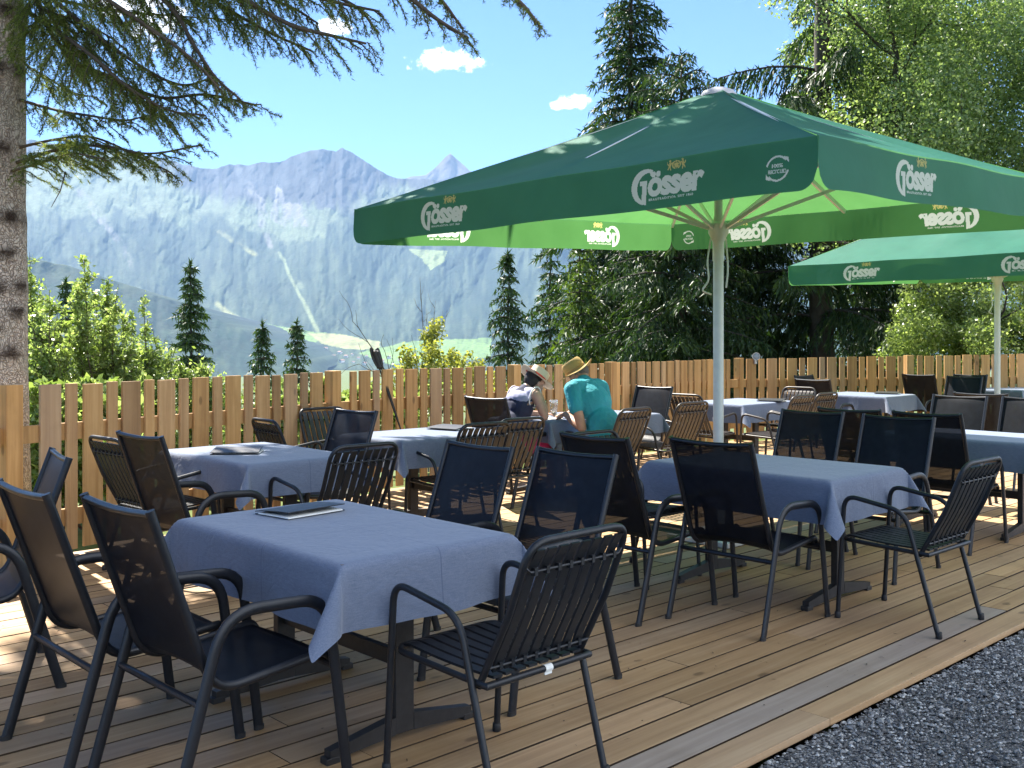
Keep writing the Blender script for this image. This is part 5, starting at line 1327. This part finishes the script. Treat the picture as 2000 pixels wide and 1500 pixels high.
# ---------------- the man: sits facing +Y, leaning over the table, head bent and turned left
man = thing('person', 'man in turquoise t-shirt and straw hat bending over the couple\'s table', 'person', (7.10, 6.28, 0), 0)
b = Blob(); V = Vector
b.ell((0, -.06, .55), (.165, .125, .12)); b.ell((0, -.01, .72), (.150, .115, .16)); b.ell((0, .12, .92), (.175, .118, .19), Matrix.Rotation(R(-26), 3, 'X')); b.cap((-.13, .20, 1.06), .068, (.13, .20, 1.06), .068)
b.cap((0, .19, 1.08), .062, (.045, .28, 1.135), .056)
b.chain([((-.185, .19, 1.045), .062), ((-.215, .10, .86), .048), ((-.195, .06, .70), .042), ((-.175, .17, .745), .043), ((-.135, .32, .805), .029)])
b.chain([((.185, .19, 1.045), .062), ((.25, .20, .90), .048), ((.26, .24, .81), .042), ((.19, .36, .80), .041), ((.10, .47, .80), .028)])
hand(b, (-.133, .325, .806), (.25, .9, -.18), (.25, .0, -1), 1, .55); hand(b, (.095, .475, .80), (-.75, .6, -.05), (0, 0, -1), -1, .4)
for s in (-1, 1):
    b.chain([((s*.09, -.04, .515), .092), ((s*.12, .25, .525), .078), ((s*.13, .42, .51), .060), ((s*.13, .40, .30), .055), ((s*.13, .38, .10), .038)]); b.cap((s*.13, .36, .055), .036, (s*.14, .54, .040), .030)
hr = Matrix.Rotation(R(38), 3, 'Z') @ Matrix.Rotation(R(-38), 3, 'X'); hc = V((.055, .345, 1.165))
T = head_parts(b, hc, hr); body = b.build('body', M['skin_tan'], man, .0068, 4)
face_bits(man, T, hr, 1, None)
b = Blob(); b.ell((0, -.05, .57), (.176, .132, .13)); b.ell((0, -.012, .72), (.172, .138, .17)); b.ell((0, .115, .92), (.196, .136, .200), Matrix.Rotation(R(-26), 3, 'X')); b.cap((-.135, .195, 1.06), .080, (.135, .195, 1.06), .080); b.cap((0, .18, 1.07), .085, (0, .225, 1.105), .072)
b.chain([((-.185, .19, 1.045), .077), ((-.213, .115, .875), .068)]); b.chain([((.185, .19, 1.045), .077), ((.243, .195, .905), .068)])
b.build('tshirt', M['tshirt_turquoise'], man, .0075, 5)
b = Blob(); b.ell((0, -.05, .53), (.185, .145, .11))
for s in (-1, 1): b.chain([((s*.09, -.04, .52), .104), ((s*.12, .24, .53), .094), ((s*.125, .36, .52), .086)])
b.build('shorts', M['shorts_blue'], man, .009, 4)
for s in (-1, 1):
    b = Blob(); b.cap((s*.13, .355, .05), .046, (s*.14, .55, .038), .040); b.cap((s*.13, .37, .05), .045, (s*.13, .375, .085), .046); b.build('shoe', M['shoe'], man, .008, 3)
b = Blob(); b.ell(T((0, -.020, .030)), (.082, .098, .092), hr); b.build('hair', M['hair_grey'], man, .006, 3, keep=lambda p: (hr.transposed() @ (p-hc)).y < .015+.6*((hr.transposed() @ (p-hc)).z-.02))
def hat(parent, T, rot, mat, band, brim, crown_r, crown_h, tilt, z0, flat=False, dent=.0, curve=.012):
    h = bpy.data.objects.new('hat', None)
    tr = Matrix.Rotation(R(tilt), 3, 'X')
    def pt(x, y, z): return T(tr @ Vector((x, y-.004, z))+Vector((0, 0, z0)))
    mb = MB(); n = 36
    prof = [(brim, .0), (brim*.995, .003), (crown_r*1.12, .002), (crown_r, .010), (crown_r*.985, crown_h*.55), (crown_r*.93, crown_h*.85), (crown_r*.80, crown_h*(1.0 if not flat else .985)), (crown_r*.45, crown_h*(1.0-dent)), (0, crown_h*(1-dent*1.3))]
    if flat: prof[5] = (crown_r*.97, crown_h*.94)
    vs = []
    for i, (r, z) in enumerate(prof):
        for k in range(n):
            a = 2*PI*k/n; x = r*math.cos(a)*.90; y = r*math.sin(a)*1.06; zz = z
            if i < 2: zz += curve*math.cos(2*a)*-1+.010*math.sin(a*3)
            if i >= 5 and not flat: zz -= dent*.25*crown_h*max(0, math.sin(a))
            vs.append(pt(x, y, zz))
    fs = [(j*n+k, j*n+(k+1) % n, (j+1)*n+(k+1) % n, (j+1)*n+k) for j in range(len(prof)-1) for k in range(n)]
    mb.add(vs, fs); o = mb.build('straw_hat', M[mat], parent, True, 60)
    md = o.modifiers.new('th', 'SOLIDIFY'); md.thickness = .004
    mb = MB(); vs = []
    for z in (.010, .030):
        for k in range(n):
            a = 2*PI*k/n; r = crown_r*1.015; vs.append(pt(r*math.cos(a)*.90, r*math.sin(a)*1.06, z))
    mb.add(vs, [(k, (k+1) % n, n+(k+1) % n, n+k) for k in range(n)]); mb.build('hat_band', M[band], o, True)
    return o, pt
plain('band_tan', (.34, .21, .08), .7)
man.scale = (1.07, 1.0, 1.0)
hat(man, T, hr, 'straw_gold', 'band_tan', .175, .098, .115, 4, .045, False, .10, .014)
# ---------------- the woman: sits facing +X, chin on her hand
wom = thing('person', 'woman in navy sleeveless top, pink shorts and white hat, leaning on her elbows', 'person', (6.57, 6.92, 0), -PI/2)
# built facing local +Y (turned to +X by the empty)
b = Blob()
b.ell((0, -.06, .54), (.165, .13, .12)); b.ell((0, -.02, .69), (.130, .105, .15)); b.ell((0, .08, .87), (.148, .108, .18), Matrix.Rotation(R(-24), 3, 'X')); b.cap((-.115, .15, .995), .056, (.115, .15, .995), .056)
b.cap((0, .14, 1.01), .05, (.02, .21, 1.08), .046)
b.chain([((.160, .15, .985), .052), ((.205, .17, .87), .043), ((.225, .20, .785), .036), ((.185, .225, .88), .035), ((.115, .245, .985), .025)])
b.chain([((-.160, .15, .985), .052), ((-.23, .20, .86), .043), ((-.25, .26, .795), .036), ((-.17, .38, .79), .033), ((-.09, .46, .785), .024)])
hand(b, (.113, .247, .99), (-.45, .28, .75), (-.8, .2, -.2), 1, .45, .92); hand(b, (-.088, .462, .785), (.7, .7, -.05), (0, 0, -1), 1, .3, .92)
for s in (-1, 1):
    b.chain([((s*.09, -.04, .515), .095), ((s*.10, .25, .525), .080), ((s*.11, .43, .51), .058), ((s*.11, .41, .30), .052), ((s*.11, .39, .10), .034)]); b.cap((s*.11, .37, .05), .032, (s*.12, .53, .036), .026)
wr = Matrix.Rotation(R(-14), 3, 'Z') @ Matrix.Rotation(R(-30), 3, 'X'); wc = V((.03, .270, 1.105))
T2 = head_parts(b, wc, wr, .95); b.build('body', M['skin_fair'], wom, .0066, 4)
face_bits(wom, T2, wr, .95, None)
b = Blob(); b.ell((0, -.06, .57), (.172, .142, .12)); b.ell((0, -.02, .69), (.150, .125, .16)); b.ell((0, .078, .87), (.163, .122, .188), Matrix.Rotation(R(-24), 3, 'X')); b.cap((-.10, .145, .992), .064, (.10, .145, .992), .064); b.cap((0, .13, 1.0), .07, (0, .165, 1.03), .060)
top = b.build('sleeveless_top', M['top_navy'], wom, .0072, 5, keep=lambda p: not (abs(p.x) > .150 and p.z > .90))
b = Blob(); b.ell((0, .085, .93), (.150, .113, .10), Matrix.Rotation(R(-24), 3, 'X')); b.cap((-.10, .1448, .993), .0660, (.10, .1448, .993), .0660)
b.build('shoulder_panel', M['shoulder_panel'], top, .0072, 5, keep=lambda p: p.z > .955-.25*abs(p.x) and p.y < .15 and abs(p.x) < .148)
for s in (-1, 1):
    mb = MB(); pts = [(s*(.150+.004*math.sin(a)), .145+.075*math.cos(a)*.95+.02*math.sin(a), .965+.095*math.sin(a)) for a in np.linspace(0, 2*PI, 25)]; mb.tube(pts, .0075, 6, cap=False); mb.build('white_trim', M['trim_white'], top, True)
b = Blob(); b.ell((0, -.05, .53), (.180, .145, .11))
for s in (-1, 1): b.chain([((s*.09, -.04, .52), .106), ((s*.10, .20, .53), .097), ((s*.105, .30, .525), .090)])
b.build('shorts', M['shorts_pink'], wom, .009, 4)
for s in (-1, 1):
    b = Blob(); b.cap((s*.11, .365, .045), .040, (s*.12, .54, .034), .034); b.build('shoe', M['shoe'], wom, .008, 3)
wrt = wr.transposed()
b = Blob(); b.ell(T2((0, -.022, .010)), (.086, .104, .110), wr); b.ell(T2((0, -.058, -.040)), (.068, .040, .055), wr); b.build('hair', M['hair_dark'], wom, .006, 3, keep=lambda p: (wrt @ (p-wc)).y < .02+.5*((wrt @ (p-wc)).z-.03))
ho, pt = hat(wom, T2, wr, 'straw_cream', 'flower_red', .185, .097, .104, -8, .036, True, .0, .012)
b = Blob(); rf = random.Random(4)
for k in range(8): b.ell(pt(-.01+rf.uniform(-.03, .03), -.108+rf.uniform(-.015, .015), .016+rf.uniform(-.016, .016)), (.018, .015, .014), Matrix.Rotation(rf.uniform(0, 3), 3, 'Y'), 10)
b.build('fabric_flower', M['flower_red'], ho, .005, 1)
build_haze()
